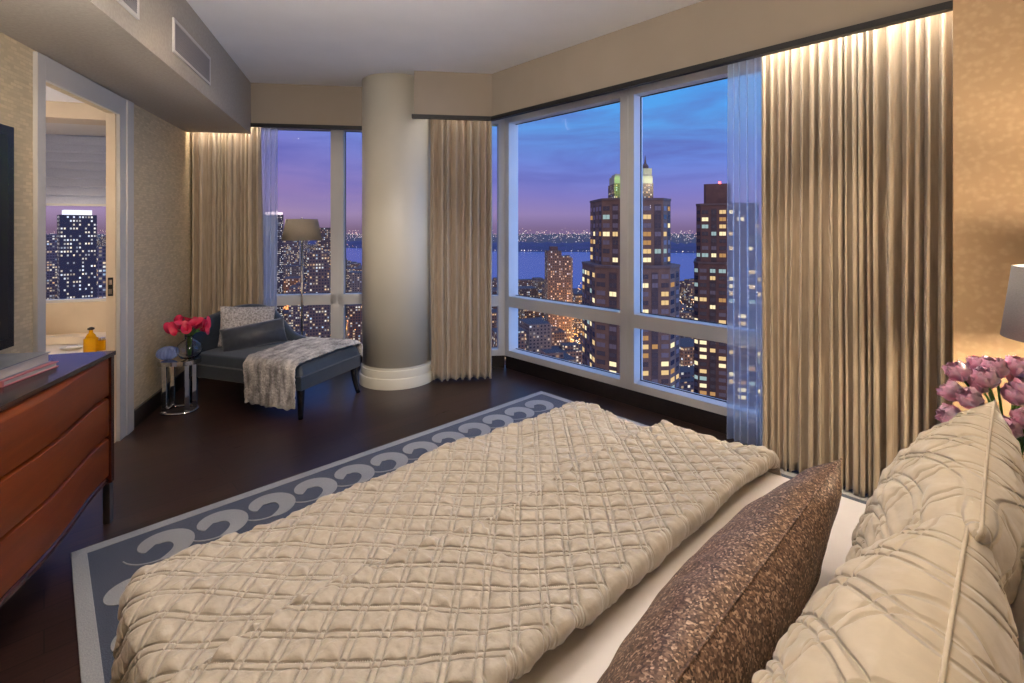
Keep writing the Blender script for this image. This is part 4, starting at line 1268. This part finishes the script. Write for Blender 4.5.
def table_lamp(loc, label):
    t = thing('table_lamp', label, 'table lamp', loc, 0)
    b = bmesh.new(); lathe(b, [(.075, 0), (.075, .015), (.03, .03), (.055, .10), (.075, .19), (.055, .29), (.018, .36), (.010, .38), (.010, .53)], 32); part('lamp_base', b, M['clear'], t, smooth=True)
    b = bmesh.new(); lathe(b, [(.008, .38), (.008, .60)], 10); part('stem', b, M['brass'], t)
    b = bmesh.new(); lathe(b, [(.168, .765), (.196, .525)], 56, cap=False); o = part('lamp_shade', b, [M['shade_near']], t, smooth=True); solid(o, .004)
    b = bmesh.new(); bmesh.ops.create_icosphere(b, subdivisions=3, radius=.03); bmesh.ops.translate(b, verts=b.verts[:], vec=(0, 0, .645)); part('bulb', b, M['bulb'], t, smooth=True)
    return t
lampL = fr(RA, 2.40, -.165, .61)
table_lamp(lampL, 'table lamp with a grey drum shade on the nightstand at right')
light('POINT', 'lamp_bulb_light', lampL + Vector((0, 0, .70)), 20, (1.0, .80, .58), shadow_soft_size=.03)
light('POINT', 'lamp_bulb_light', lampL + Vector((0, 0, .585)), 60, (1.0, .80, .58), shadow_soft_size=.03)

tv_ = fr(RA, 2.20, .012, .611)
tvz = thing('tulip_vase', 'clear glass cylinder vase of pink tulips on the nightstand', 'vase', tv_, 0)
b = bmesh.new(); lathe(b, [(.0001, 0), (.055, 0), (.06, .01), (.06, .2), (.056, .2), (.056, .012), (.0001, .012)], 36, cap=False); part('vase_body', b, M['clear'], tvz, smooth=True)
e_ = tvz.children[0].modifiers.new('e', 'EDGE_SPLIT'); e_.split_angle = math.radians(40)
def petal_ring(n_, L, W, openness, z0, base_r, seed):
    """cupped petals"""
    Xs = []
    rg = random.Random(seed)
    b = bmesh.new()
    for k in range(n_):
        a_ = 2 * PI * k / n_ + rg.uniform(-.15, .15)
        op = openness + rg.uniform(-.08, .08)
        rows = []
        for i in range(8):
            t_ = i / 7
            wdt = W * math.sin(PI * min(1, (t_ * .86 + .10))) ** .8
            rr_ = base_r + L * .42 * math.sin(t_ * PI * .62) * (1 - .0) + L * op * t_ ** 2.4
            zz_ = z0 + L * t_ * (1 - .25 * op * t_)
            row = []
            for j in range(5):
                s_ = (j - 2) / 2
                cup = (abs(s_) ** 2) * W * .30
                ruff = .0035 * math.sin(t_ * 9 + s_ * 6 + k) * t_
                x_ = rr_ - cup + ruff; y_ = s_ * wdt
                row.append(b.verts.new((x_ * math.cos(a_) - y_ * math.sin(a_), x_ * math.sin(a_) + y_ * math.cos(a_), zz_ + ruff)))
            rows.append(row)
        for r0, r1 in zip(rows[:-1], rows[1:]):
            for j in range(4): b.faces.new((r0[j], r0[j + 1], r1[j + 1], r1[j]))
    return b
tulip_meshes = []
for sd, op in ((1, -.12), (2, -.04), (3, .05)):
    b = petal_ring(6, .050, .026, op, 0, .004, sd)
    b2 = petal_ring(5, .050, .018, op * .5, .004, .000, sd + 10)
    me2 = bpy.data.meshes.new('x'); b2.to_mesh(me2); b2.free(); b.from_mesh(me2)
    b3 = petal_ring(4, .044, .014, 0, .006, -.003, sd + 20)
    b3.to_mesh(me2); b3.free(); b.from_mesh(me2)
    bmesh.ops.recalc_face_normals(b, faces=b.faces[:])
    me = bpy.data.meshes.new('bloom'); b.to_mesh(me); b.free()
    me.materials.append(M['tulip']); me.polygons.foreach_set('use_smooth', [True] * len(me.polygons))
    tulip_meshes.append(me)
# targets of the blooms, as offsets from the vase in (right, away, up) as measured around the bouquet
trg = [(-.118, -.02, .375), (-.128, .02, .315), (-.112, -.05, .255), (-.078, -.02, .430), (-.045, .03, .395), (-.018, -.04, .385), (-.060, -.06, .315), (-.025, .05, .445),
       (.022, -.01, .430), (.062, .02, .415), (.040, -.05, .37), (.10, .01, .39), (.12, -.03, .33), (.01, .08, .40), (-.08, .07, .36), (.14, .04, .40), (-.10, .04, .43), (-.005, -.05, .405), (-.03, -.07, .34), (.0, -.03, .465), (-.085, -.05, .275), (-.045, -.01, .455)]
for i, (dx, dy, dz) in enumerate(trg):
    lab = 'pink double tulip of the bouquet beside the grey table lamp'
    r_ = thing('pink_tulip', lab, 'flower', tv_, 0, 'pink tulips in the nightstand vase')
    tip = Vector((dx, dy, dz - .035))
    base = Vector((dx * .12, dy * .12, .02)); rim = Vector((dx * .25, dy * .25, .20))
    pts_ = []
    for k in range(9):
        t_ = k / 8
        p0 = base.lerp(rim, min(1, t_ * 2)) if t_ < .5 else rim.lerp(tip, (t_ - .5) * 2)
        p0 = p0 + Vector((0, 0, .03 * math.sin(max(0, t_ - .5) * 2 * PI)))
        pts_.append(p0)
    b = bmesh.new(); tube(b, pts_, .0038, 6); part('stem', b, M['stem'], r_, smooth=True)
    d = (pts_[-1] - pts_[-3]).normalized()
    o = bpy.data.objects.new('bloom', tulip_meshes[i % 3]); COL.objects.link(o); o.parent = r_; o.location = tip
    q = Vector((0, 0, 1)).rotation_difference(d)
    o.rotation_euler = q.to_euler(); o.scale = (1.25, 1.25, 1.1)
    # long leaf
    for sgn in (1, -1):
        b = bmesh.new(); rows = []
        la = math.atan2(dy, dx) + sgn * .7
        for k in range(10):
            t_ = k / 9
            c_ = rim * (1) + Vector((math.cos(la), math.sin(la), 0)) * (.11 * t_ ** 1.6) + Vector((0, 0, .19 * t_ - .10 * t_ ** 3 - .04))
            wd = .017 * math.sin(PI * min(1, t_ * .9 + .08))
            side = Vector((-math.sin(la), math.cos(la), 0))
            rows.append([b.verts.new(c_ + side * wd + Vector((0, 0, wd * .5))), b.verts.new(c_), b.verts.new(c_ - side * wd + Vector((0, 0, wd * .5)))])
        for r0, r1 in zip(rows[:-1], rows[1:]):
            for j in range(2): b.faces.new((r0[j], r0[j + 1], r1[j + 1], r1[j]))
        part('leaf', b, M['leaf'], r_, smooth=True)

# ------------------------------------------------------------------ the city outside, at night
GZ = -148.0
def facade(name, wall1, wall2, lit, strength, bw=3.0, fh=3.1, wx=.62, wz=.55, warm=True, glass=None):
    m_ = mat(name, wall1, .85)
    nt = m_.node_tree; L = nt.links.new
    tcn = N(nt, 'ShaderNodeTexCoord'); oi = N(nt, 'ShaderNodeObjectInfo')
    sep = N(nt, 'ShaderNodeSeparateXYZ'); L(tcn.outputs['UV'], sep.inputs[0])
    def mth(op, a_, b_=None):
        n_ = N(nt, 'ShaderNodeMath', operation=op)
        for i, x in enumerate((a_, b_)):
            if x is None: continue
            if isinstance(x, (int, float)): n_.inputs[i].default_value = x
            else: L(x, n_.inputs[i])
        return n_.outputs[0]
    uu = mth('DIVIDE', sep.outputs['X'], bw); vv = mth('DIVIDE', sep.outputs['Y'], fh)
    cu, cv = mth('FLOOR', uu), mth('FLOOR', vv)
    fu, fv = mth('FRACT', uu), mth('FRACT', vv)
    mu = mth('LESS_THAN', mth('ABSOLUTE', mth('SUBTRACT', fu, .5)), wx / 2)
    mv = mth('LESS_THAN', mth('ABSOLUTE', mth('SUBTRACT', fv, .5)), wz / 2)
    win = mth('MULTIPLY', mu, mv)
    cb = N(nt, 'ShaderNodeCombineXYZ'); L(cu, cb.inputs[0]); L(cv, cb.inputs[1]); L(mth('MULTIPLY', oi.outputs['Random'], 977.0), cb.inputs[2])
    wnz = N(nt, 'ShaderNodeTexWhiteNoise', noise_dimensions='3D'); L(cb.outputs[0], wnz.inputs['Vector'])
    litm = mth('LESS_THAN', wnz.outputs['Value'], lit)
    sc = N(nt, 'ShaderNodeSeparateColor'); L(wnz.outputs['Color'], sc.inputs[0])
    cr_ = ramp(nt, [(0, (1, .55, .22, 1)), (.35, (1, .74, .42, 1)), (.7, (1, .88, .66, 1)), (.88, (.9, .95, 1, 1)), (1, (.6, .8, 1, 1))]) if warm else \
        ramp(nt, [(0, (1, .78, .5, 1)), (.4, (1, .9, .75, 1)), (1, (.85, .9, 1, 1))])
    L(sc.outputs[1], cr_.inputs[0])
    br = mth('MULTIPLY', mth('ADD', mth('MULTIPLY', sc.outputs[2], 1.2), .25), strength)
    up = N(nt, 'ShaderNodeNewGeometry'); sz = N(nt, 'ShaderNodeSeparateXYZ'); L(up.outputs['Normal'], sz.inputs[0])
    side = mth('LESS_THAN', mth('ABSOLUTE', sz.outputs['Z']), .5)
    es_ = mth('MULTIPLY', mth('MULTIPLY', mth('MULTIPLY', win, litm), br), side)
    L(cr_.outputs[0], P_(m_).inputs['Emission Color']); L(es_, P_(m_).inputs['Emission Strength'])
    wr = ramp(nt, [(0, wall1), (1, wall2)]); L(oi.outputs['Random'], wr.inputs[0])
    mxn = N(nt, 'ShaderNodeMix', data_type='RGBA'); L(mth('MULTIPLY', win, side), mxn.inputs['Factor']); L(wr.outputs[0], mxn.inputs['A'])
    mxn.inputs['B'].default_value = glass or srgb(34, 36, 52)
    rf_ = N(nt, 'ShaderNodeMix', data_type='RGBA'); L(side, rf_.inputs['Factor']); rf_.inputs['A'].default_value = srgb(44, 40, 44)
    L(mxn.outputs['Result'], rf_.inputs['B']); L(rf_.outputs['Result'], P_(m_).inputs['Base Color'])
    return m_
FC = {
    'mid': facade('city_facade_brown', srgb(84, 60, 54), srgb(112, 92, 84), .34, .85),
    'office': facade('city_facade_grey', srgb(62, 54, 64), srgb(88, 78, 86), .40, .75, 2.6, 3.3, .7, .5),
    'pale': facade('city_facade_pale', srgb(84, 78, 80), srgb(112, 104, 102), .24, .8, 3.6, 3.2, .5, .5),
    'dense': facade('city_tower_dark_glass', srgb(38, 34, 48), srgb(46, 40, 56), .42, .95, 1.6, 2.7, .6, .46, False),
    'crown': facade('city_tower_brick_lit', srgb(84, 70, 68), srgb(90, 74, 70), .34, .85, 2.6, 3.0, .55, .5),
}
def cbox(bm, w, d, h, cx=0, cy=0, z=0):
    box(bm, cx - w / 2, cx + w / 2, cy - d / 2, cy + d / 2, z, z + h)
def city_mesh(name, parts_, m_, parent=None, loc=None, rot=0, off=(0, 0)):
    bm = bmesh.new()
    for p in parts_: cbox(bm, *p)
    o = obj(name, bm, m_, parent, loc, rot)
    boxuv(o.data, off)
    return o
# ground, water, opposite shore
def plane_pts(name, pts, z, m_, kind='structure'):
    bm = bmesh.new(); prism(bm, pts, z - 2, z)
    o = obj(name, bm, m_); o['kind'] = kind; return o
M['city_ground'] = noise_mat('city_ground', srgb(40, 34, 42), srgb(72, 58, 58), .02, .9, 5)
m_ = mat('river_water', srgb(52, 66, 120), .22); 
nt = m_.node_tree; v_ = coords(nt, 'Object', (.02, .06, 1)); n_ = N(nt, 'ShaderNodeTexNoise', i_Scale=1.0, i_Detail=4.0); nt.links.new(v_, n_.inputs['Vector'])
b_ = N(nt, 'ShaderNodeBump'); b_.inputs['Strength'].default_value = .25; b_.inputs['Distance'].default_value = 2.0
nt.links.new(n_.outputs['Fac'], b_.inputs['Height']); nt.links.new(b_.outputs[0], P_(m_).inputs['Normal'])
M['river'] = m_
def pol(px, Y): return ((px - 512) / 484. * Y, Y)
plane_pts('city_ground', [pol(-400, 60), pol(1300, 60), pol(1300, 15000), pol(-400, 15000)], GZ, M['city_ground'])
shore_n = [(338, 1900), (365, 1500), (440, 1300), (500, 1330), (545, 1190), (600, 1240), (680, 1130), (760, 1180), (900, 1100)]
shore_f = [(900, 2750), (760, 2900), (650, 3050), (560, 3150), (500, 3200), (400, 3500), (334, 3900)]
bm = bmesh.new(); prism(bm, [pol(*p) for p in shore_n + shore_f], GZ - .5, GZ + .6)
o = obj('river', bm, M['river']); tagp(o, 'wide blue river between the towers and the opposite shore', 'river', None, 'structure')
# opposite shore ridge
rs = np.random.RandomState(5)
pxs = np.linspace(300, 900, 200)
base = np.interp(pxs, [p[0] for p in shore_f[::-1]], [p[1] for p in shore_f[::-1]])
tt = np.linspace(0, 1, 9)
PX, TT = np.meshgrid(pxs, tt, indexing='ij')
BY = base[:, None] + TT * 900
HZ = np.sin(np.clip(TT * 1.6, 0, 1) * PI / 2) * (42 + 26 * vnoise(PX * .06, TT, 3) + 22 * vnoise(PX * .4, TT * 2, 4))
HZ = np.where(TT == 1, -4, HZ)
me = grid_mesh('ridge', (PX - 512) / 484 * BY, BY, GZ + np.maximum(HZ, -3))
o = link_mesh('wooded_ridge', me, noise_mat('dark_ridge', srgb(30, 30, 62), srgb(46, 40, 78), .01, .9)); tagp(o, 'dark wooded ridge along the far side of the river', 'hills', None, 'structure')
# lights: tiny lamps as stuff
def lights(name, label, cat, pts, m_):
    n_ = len(pts)
    co = np.zeros((n_ * 6, 3), np.float32); fc = []
    base_ = np.array([[1, 0, 0], [-1, 0, 0], [0, 1, 0], [0, -1, 0], [0, 0, 1], [0, 0, -1]], np.float32)
    tri = [(0, 2, 4), (2, 1, 4), (1, 3, 4), (3, 0, 4), (2, 0, 5), (1, 2, 5), (3, 1, 5), (0, 3, 5)]
    for i, (x, y, z, r) in enumerate(pts):
        co[i * 6:i * 6 + 6] = base_ * r + np.array([x, y, z])
        fc += [tuple(i * 6 + k for k in t) for t in tri]
    me = bpy.data.meshes.new(name); me.from_pydata(co.tolist(), [], fc)
    o = link_mesh(name, me, m_); tagp(o, label, cat, None, 'stuff')
E_w = emit('lamp_warm', (1, .46, .14, 1), 3.2); E_c = emit('lamp_white', (1, .86, .66, 1), 2.6); E_p = emit('lamp_pink', (1, .62, .5, 1), 2.2)
cr0 = random.Random(11)
def on_water(px, Y):
    if px < 336: return False
    y0 = np.interp(px, [p[0] for p in shore_n], [p[1] for p in shore_n]); y1 = np.interp(px, [p[0] for p in shore_f[::-1]], [p[1] for p in shore_f[::-1]])
    return y0 - 30 < Y < y1 + 10
pts1, pts2 = [], []
for i in range(9000):
    px = cr0.uniform(20, 372) if i % 2 else cr0.uniform(490, 800)
    Y = 330 * math.exp(cr0.uniform(0, 2.6 if px < 380 else 1.25))
    if on_water(px, Y) or (px > 380 and Y > 1100): continue
    # cluster along streets
    x, y = pol(px, Y)
    if cr0.random() < .7:
        sg = 75.0; x = round(x / sg) * sg + cr0.uniform(-3, 3)
    (pts1 if cr0.random() < .7 else pts2).append((x, y, GZ + cr0.uniform(5, 9) + (cr0.random() < .25) * cr0.uniform(0, 25), .45 + Y * .00045))
lights('street_lights', 'scatter of orange street lamps over the night city', 'street lights', pts1, E_w)
lights('street_lights', 'scatter of white street lamps over the night city', 'street lights', pts2, E_c)
pts3, pts4 = [], []
for i in range(2600):
    px = cr0.uniform(20, 380) if i % 2 else cr0.uniform(480, 900)
    Y = 4300 * math.exp(cr0.uniform(0, 1.1))
    if px < 336: Y = 2500 * math.exp(cr0.uniform(0, 1.5))
    x, y = pol(px, Y)
    (pts3 if cr0.random() < .6 else pts4).append((x, y, GZ + cr0.uniform(4, 60) + (cr0.random() ** 3) * 60 * (Y / 6000), Y * .00055 * cr0.uniform(.6, 1.3)))
lights('distant_lights', 'pink haze of distant lamps on the horizon', 'distant lights', pts3, E_p)
lights('distant_lights', 'pale twinkle of distant lamps on the horizon', 'distant lights', pts4, E_c)
pts5 = []
for i in range(150):
    px = 336 + i * 3.2 + cr0.uniform(-1.4, 1.4)
    Y = float(np.interp(px, [p[0] for p in shore_f[::-1]], [p[1] for p in shore_f[::-1]]))
    if cr0.random() < .25: continue
    x, y = pol(px, Y + 4); pts5.append((x, y, GZ + 9, 2.0 * cr0.uniform(.5, 1.3) * (1.8 if px < 528 and px > 500 else 1)))
lights('shore_lights', 'row of white lamps along the far waterline', 'shore lights', pts5, E_c)

# near towers with modelled windows -------------------------------------------
M['brick'] = noise_mat('tower_brick', srgb(82, 68, 63), srgb(93, 77, 70), .4, .9)
M['brick2'] = noise_mat('tower_brick_plum', srgb(74, 58, 58), srgb(84, 66, 64), .4, .9)
M['bay'] = noise_mat('dark_bay_panel', srgb(50, 44, 50), srgb(60, 52, 58), .4, .8)
M['roofing'] = noise_mat('tower_roof', srgb(70, 62, 66), srgb(82, 74, 76), .2, .9)
WM = [mat('tower_pane_dark', srgb(36, 40, 58), .15), mat('tower_pane_dim', srgb(84, 84, 100), .3),
      emit('tower_pane_warm', (1, .66, .30, 1), .95), emit('tower_pane_cream', (1, .80, .46, 1), 1.3), emit('tower_pane_cool', (.62, .82, .80, 1), .6), emit('tower_pane_amber', (1, .52, .2, 1), .55)]
def tower(name, label, cat, X, Y, rot, tiers, wall_m, seed, litp, fh=3.4):
    """tiers: list of (polygon pts, z0, z1); windows on faces that look at the room"""
    rg = random.Random(seed)
    t = thing(name, label, cat, (X, Y, GZ), rot)
    wins = []; bays = []
    for (poly, z0, z1) in tiers:
        bm = bmesh.new(); prism(bm, poly, z0 - GZ, z1 - GZ); part('wall', bm, wall_m, t)
        cxp = sum(p[0] for p in poly) / len(poly); cyp = sum(p[1] for p in poly) / len(poly)
        bm = bmesh.new()
        prism(bm, [(cxp + (p[0] - cxp) * 1.015, cyp + (p[1] - cyp) * 1.015) for p in poly], z1 - GZ + .0, z1 - GZ + .9); part('parapet', bm, M['roofing'], t)
        n_ = len(poly)
        for i in range(n_):
            p, q = Vector(poly[i]), Vector(poly[(i + 1) % n_])
            d = q - p; L_ = d.length; d.normalize(); nr = Vector((d.y, -d.x))
            wc = Vector((X, Y)) + Vector((math.cos(rot) * (p.x + q.x) / 2 - math.sin(rot) * (p.y + q.y) / 2, math.sin(rot) * (p.x + q.x) / 2 + math.cos(rot) * (p.y + q.y) / 2))
            nw = Vector((math.cos(rot) * nr.x - math.sin(rot) * nr.y, math.sin(rot) * nr.x + math.cos(rot) * nr.y))
            if nw.dot(-wc) <= 0 or L_ < 2.6: continue
            nb = max(1, int(L_ / 3.6)); bw = L_ / nb
            for b_i in range(1, nb, 2):
                c = p + d * (bw * (b_i + .5))
                bays.append((c.x, c.y, d.x, d.y, bw * .66, max(z0, -80), z1 - 1.6))
            zf = z1 - 3.2
            while zf > max(z0, -78):
                for b_i in range(nb):
                    c = p + d * (bw * (b_i + .5))
                    k = rg.random()
                    mi = 0 if k < .52 - litp * .3 else 1 if k < 1 - litp else rg.choice([2, 2, 3, 3, 5, 4])
                    wins.append((c.x, c.y, zf - GZ, d.x, d.y, nr.x, nr.y, bw * (.56 if b_i % 2 else .72), 1.75, mi, (wc.length, -zf)))
                zf -= fh
    bm = bmesh.new()
    for (bx_, by_, dx_, dy_, bw_, za, zb) in bays:
        vs_ = box(bm, -bw_ / 2, bw_ / 2, -.06, .04, za - GZ, zb - GZ)
        bmesh.ops.transform(bm, matrix=Matrix.Translation((bx_, by_, 0)) @ Matrix.Rotation(math.atan2(dy_, dx_), 4, 'Z'), verts=vs_)
    part('window_bay', bm, M['bay'], t)
    wins.sort(key=lambda w_: w_[10][0] + abs(w_[2] + GZ) * .2)
    cache = {}
    def wmesh(w_, h_, mi):
        k = (round(w_, 1), h_, mi)
        if k in cache: return cache[k]
        bm = bmesh.new(); hw, hh_ = k[0] / 2, h_ / 2
        box(bm, -hw, hw, -.10, .05, -hh_, hh_)
        for f_ in bm.faces: f_.material_index = 0
        r0 = len(bm.faces)
        me = bpy.data.meshes.new('window'); 
        box(bm, -.05, .05, -.14, -.09, -hh_, hh_)
        bm.faces.ensure_lookup_table()
        for f_ in bm.faces[r0:]: f_.material_index = 1
        bm.to_mesh(me); bm.free(); me.materials.append(WM[mi]); me.materials.append(M['roofing'])
        cache[k] = me
        return me
    for w_ in wins[:100]:
        me = wmesh(w_[7], w_[8], w_[9])
        o = bpy.data.objects.new('window', me); COL.objects.link(o); o.parent = t
        o.location = (w_[0], w_[1], w_[2]); o.rotation_euler = (0, 0, math.atan2(w_[4], w_[3]))
    bm = bmesh.new()
    for w_ in wins[100:]:
        r0 = len(bm.faces)
        vs_ = box(bm, -w_[7] / 2, w_[7] / 2, -.10, .05, -w_[8] / 2, w_[8] / 2)
        bmesh.ops.transform(bm, matrix=Matrix.Translation((w_[0], w_[1], w_[2])) @ Matrix.Rotation(math.atan2(w_[4], w_[3]), 4, 'Z'), verts=vs_)
        bm.faces.ensure_lookup_table()
        for f_ in bm.faces[r0:]: f_.material_index = w_[9]
    if wins[100:]:
        o = part('window', bm, WM, t); o['kind'] = 'stuff'
    return t
def octo(hw, hd, ch_): 
    return [(-hw + ch_, -hd), (hw - ch_, -hd), (hw, -hd + ch_), (hw, hd - ch_), (hw - ch_, hd), (-hw + ch_, hd), (-hw, hd - ch_), (-hw, -hd + ch_)]
tower('residential_tower', 'brown brick octagonal tower seen behind the middle window mullion', 'tower', *pol(629, 205), math.radians(6),
      [(octo(17.6, 17.6, 7.4), GZ, -13.8), (octo(14.4, 14.4, 5.6), -13.8 + .9, 12.9)], M['brick'], 3, .26)
tB = tower('residential_tower', 'square dark brick tower with rooftop block, partly behind the sheer curtain', 'tower', *pol(726, 240), math.radians(-22),
      [(octo(14.5, 16, 2.0), GZ, -15), (octo(13.5, 15, 2.0), -15 + .9, 12.7)], M['brick2'], 5, .34)
bm = bmesh.new(); prism(bm, octo(6.2, 6, 1), 12.7 + .9 - GZ, 23.5 - GZ); bmesh.ops.translate(bm, verts=bm.verts[:], vec=(-4, -1, 0)); part('rooftop_block', bm, M['brick2'], tB)
bm = bmesh.new(); lathe(bm, [(.5, 23.5 - GZ), (.6, 24.4 - GZ), (.0001, 24.9 - GZ)], 10, -3, -3); o = part('beacon', bm, emit('red_beacon', (1, .05, .04, 1), 14), tB); o['label'] = 'red warning lamp'
# brick tower by the water
def shader_tower(name, label, px, Y, w_, d_, top, rot, m_, extra=(), roof=None, roof_m=None):
    X, Yy = pol(px, Y)
    t = thing(name, label, 'tower', (X, Yy, GZ), rot)
    o = city_mesh('wall', [(w_, d_, top - GZ)] + list(extra), m_, t)
    if roof: part(roof[0], B(*roof[1]), roof_m, t)
    return t
t = shader_tower('apartment_tower', 'slender brick tower with lit windows standing before the river', 553, 600, 17, 22, -25, .1, FC['crown'], [(12, 18, -32 - GZ, 14.6, 1)], ('penthouse', (-4, 5, -5, 5, -25 - GZ, -20 - GZ)), M['brick2'])
t = shader_tower('apartment_tower', 'pale edged slab tower right beside the slender brick tower', 567, 640, 10, 22, -36, .1, FC['pale'], (), ('roof_hut', (-2, 3, -5, 5, -36 - GZ, -33 - GZ)), M['roofing'])
# art deco tower with floodlit crown
X, Y = pol(630, 640)
t = thing('deco_tower', 'floodlit stepped tower top rising behind the brown octagonal tower', 'tower', (X, Y, GZ), 0)
city_mesh('wall', [(50, 40, 60 - GZ)], FC['crown'], t)
M['pale_stone'] = noise_mat('pale_crown_stone', srgb(140, 142, 126), srgb(150, 152, 136), .3, .8)
bm = bmesh.new()
box(bm, -24, 25, -17, 17, 60 - GZ, 70 - GZ); box(bm, 14, 25, -14, 8, 70 - GZ, 80 - GZ)
box(bm, -22, 6, -12, 12, 70 - GZ, 73 - GZ)
part('crown', bm, M['pale_stone'], t)
bm = bmesh.new(); lathe(bm, [(4.5, 80 - GZ), (4.5, 84 - GZ), (1.5, 88 - GZ), (.3, 98 - GZ)], 8, 19, -4); part('spire', bm, M['roofing'], t)
light('POINT', 'crown_floodlight', (X - 24, Y - 34, 54), 38000, (.32, .8, .04), shadow_soft_size=1)
light('POINT', 'crown_floodlight', (X + 20, Y - 32, 58), 30000, (1.0, .95, .6), shadow_soft_size=1)
# towers seen by the left window and bathroom window
t = shader_tower('office_tower', 'tall dark tower with bright roof sign band seen through the bathroom window', 77, 350, 20, 18, 11.5, .82, FC['dense'], (), ('lit_roof_band', (-7.5, 7.5, -7.5, 7.5, 11.5 - GZ, 15 - GZ)), emit('roof_band_white', (.95, .93, 1, 1), 1.3))
t = shader_tower('office_tower', 'glassy tower with lit roof edge beside the left sheer curtain', 273, 700, 26, 26, 22, .5, FC['dense'], (), ('lit_roof_band', (-12, 12, -12, 12, 22 - GZ, 25.5 - GZ)), emit('roof_band_pink', (1, .75, .8, 1), 1.6))
shader_tower('office_tower', 'dark brick slab tower below the lamp shade in the left window', 318, 470, 19, 18, -21, .4, FC['crown'], [(8, 10, -17 - GZ, 0, 0)])
shader_tower('office_tower', 'broad office tower left of the floor lamp pole', 292, 1000, 30, 24, -4, .3, FC['office'])
shader_tower('office_tower', 'distant lit tower just left of the left window mullion', 326, 900, 26, 18, 4, .2, FC['office'])
shader_tower('office_tower', 'short tower right of the tall dark one in the bathroom view', 101, 420, 15, 18, -14, .8, FC['office'])
shader_tower('office_tower', 'hazy tower left of the tall dark one in the bathroom view', 48, 620, 20, 18, -6, .9, FC['office'])
# crowd of lower buildings
placed = [(X_, Y_, r_) for (X_, Y_), r_ in ((pol(629, 205), 30), (pol(730, 240), 30), (pol(553, 600), 22), (pol(567, 640), 20), (pol(630, 640), 45), (pol(77, 350), 26), (pol(273, 700), 28), (pol(318, 470), 24), (pol(292, 1000), 30), (pol(326, 900), 28), (pol(101, 420), 20), (pol(48, 620), 22))]
cr1 = random.Random(23)
for (yx, yy, yr) in ((598, 352, 42), (330, 322, 26), (350, 330, 22), (296, 326, 24), (52, 296, 40)):
    yY = 484. * (1.5 - GZ - 6) / (yy - 229.); placed.append((*pol(yx, yY), yr))
zones = [(492, 800, 300, 1120, 115, 'city blocks below the long window', 'low lit city building below the long window, before the river', (14, 42)),
         (255, 368, 560, 3600, 95, 'city blocks outside the left window', 'lit city building outside the left window behind the chaise', (9, 62)),
         (36, 112, 300, 3000, 70, 'city blocks outside the bathroom window', 'lit city building outside the bathroom window', (18, 85))]
for (p0, p1, y0, y1, cnt, grp, lab, hr) in zones:
    made = tries = 0
    while made < cnt and tries < 6000:
        tries += 1
        px = cr1.uniform(p0, p1); Y = y0 * math.exp(cr1.uniform(0, math.log(y1 / y0)))
        x, y = pol(px, Y)
        w_ = cr1.uniform(16, 34) * (1 + Y / 2500); d_ = cr1.uniform(16, 30) * (1 + Y / 2500)
        if px > 336 and on_water(px, Y + d_): continue
        r_ = .5 * math.hypot(w_, d_) * .8
        if any((x - a_) ** 2 + (y - b_) ** 2 < (r_ + c_) ** 2 for a_, b_, c_ in placed): continue
        placed.append((x, y, r_))
        h_ = cr1.uniform(*hr) if cr1.random() < .8 else cr1.uniform(hr[1], hr[1] * 1.5)
        k = cr1.random()
        fm = FC['mid'] if k < .45 else FC['office'] if k < .75 else FC['pale']
        ps = [(w_, d_, h_)]
        if cr1.random() < .5: ps.append((w_ * .45, d_ * .5, 4, cr1.uniform(-.2, .2) * w_, 0, h_))
        o = city_mesh('city_building', ps, fm, None, (x, y, GZ), .29 + cr1.choice([0, 0, .02]), (cr1.randint(0, 400) * 3.1, 0))
        tagp(o, lab, 'building', grp)
        made += 1
# orange sodium glow of a lit yard between the blocks
def yard(px, py, e_, c_=(1, .45, .1)):
    Y = 484. * (1.5 - GZ - 6) / (py - 229.)
    light('POINT', 'yard_floodlight', (*pol(px, Y), GZ + 14), e_ * (3.5 if px < 400 else 7), c_, shadow_soft_size=2)
yard(598, 352, 90000); yard(540, 372, 30000); yard(560, 335, 25000)
yard(330, 320, 60000); yard(318, 328, 50000); yard(285, 318, 40000); yard(302, 322, 60000); yard(350, 322, 60000); yard(350, 308, 60000); yard(50, 295, 80000); yard(672, 345, 20000, (1, .6, .3)); yard(690, 385, 9000, (1, .62, .36)); yard(605, 388, 9000, (1, .62, .36))
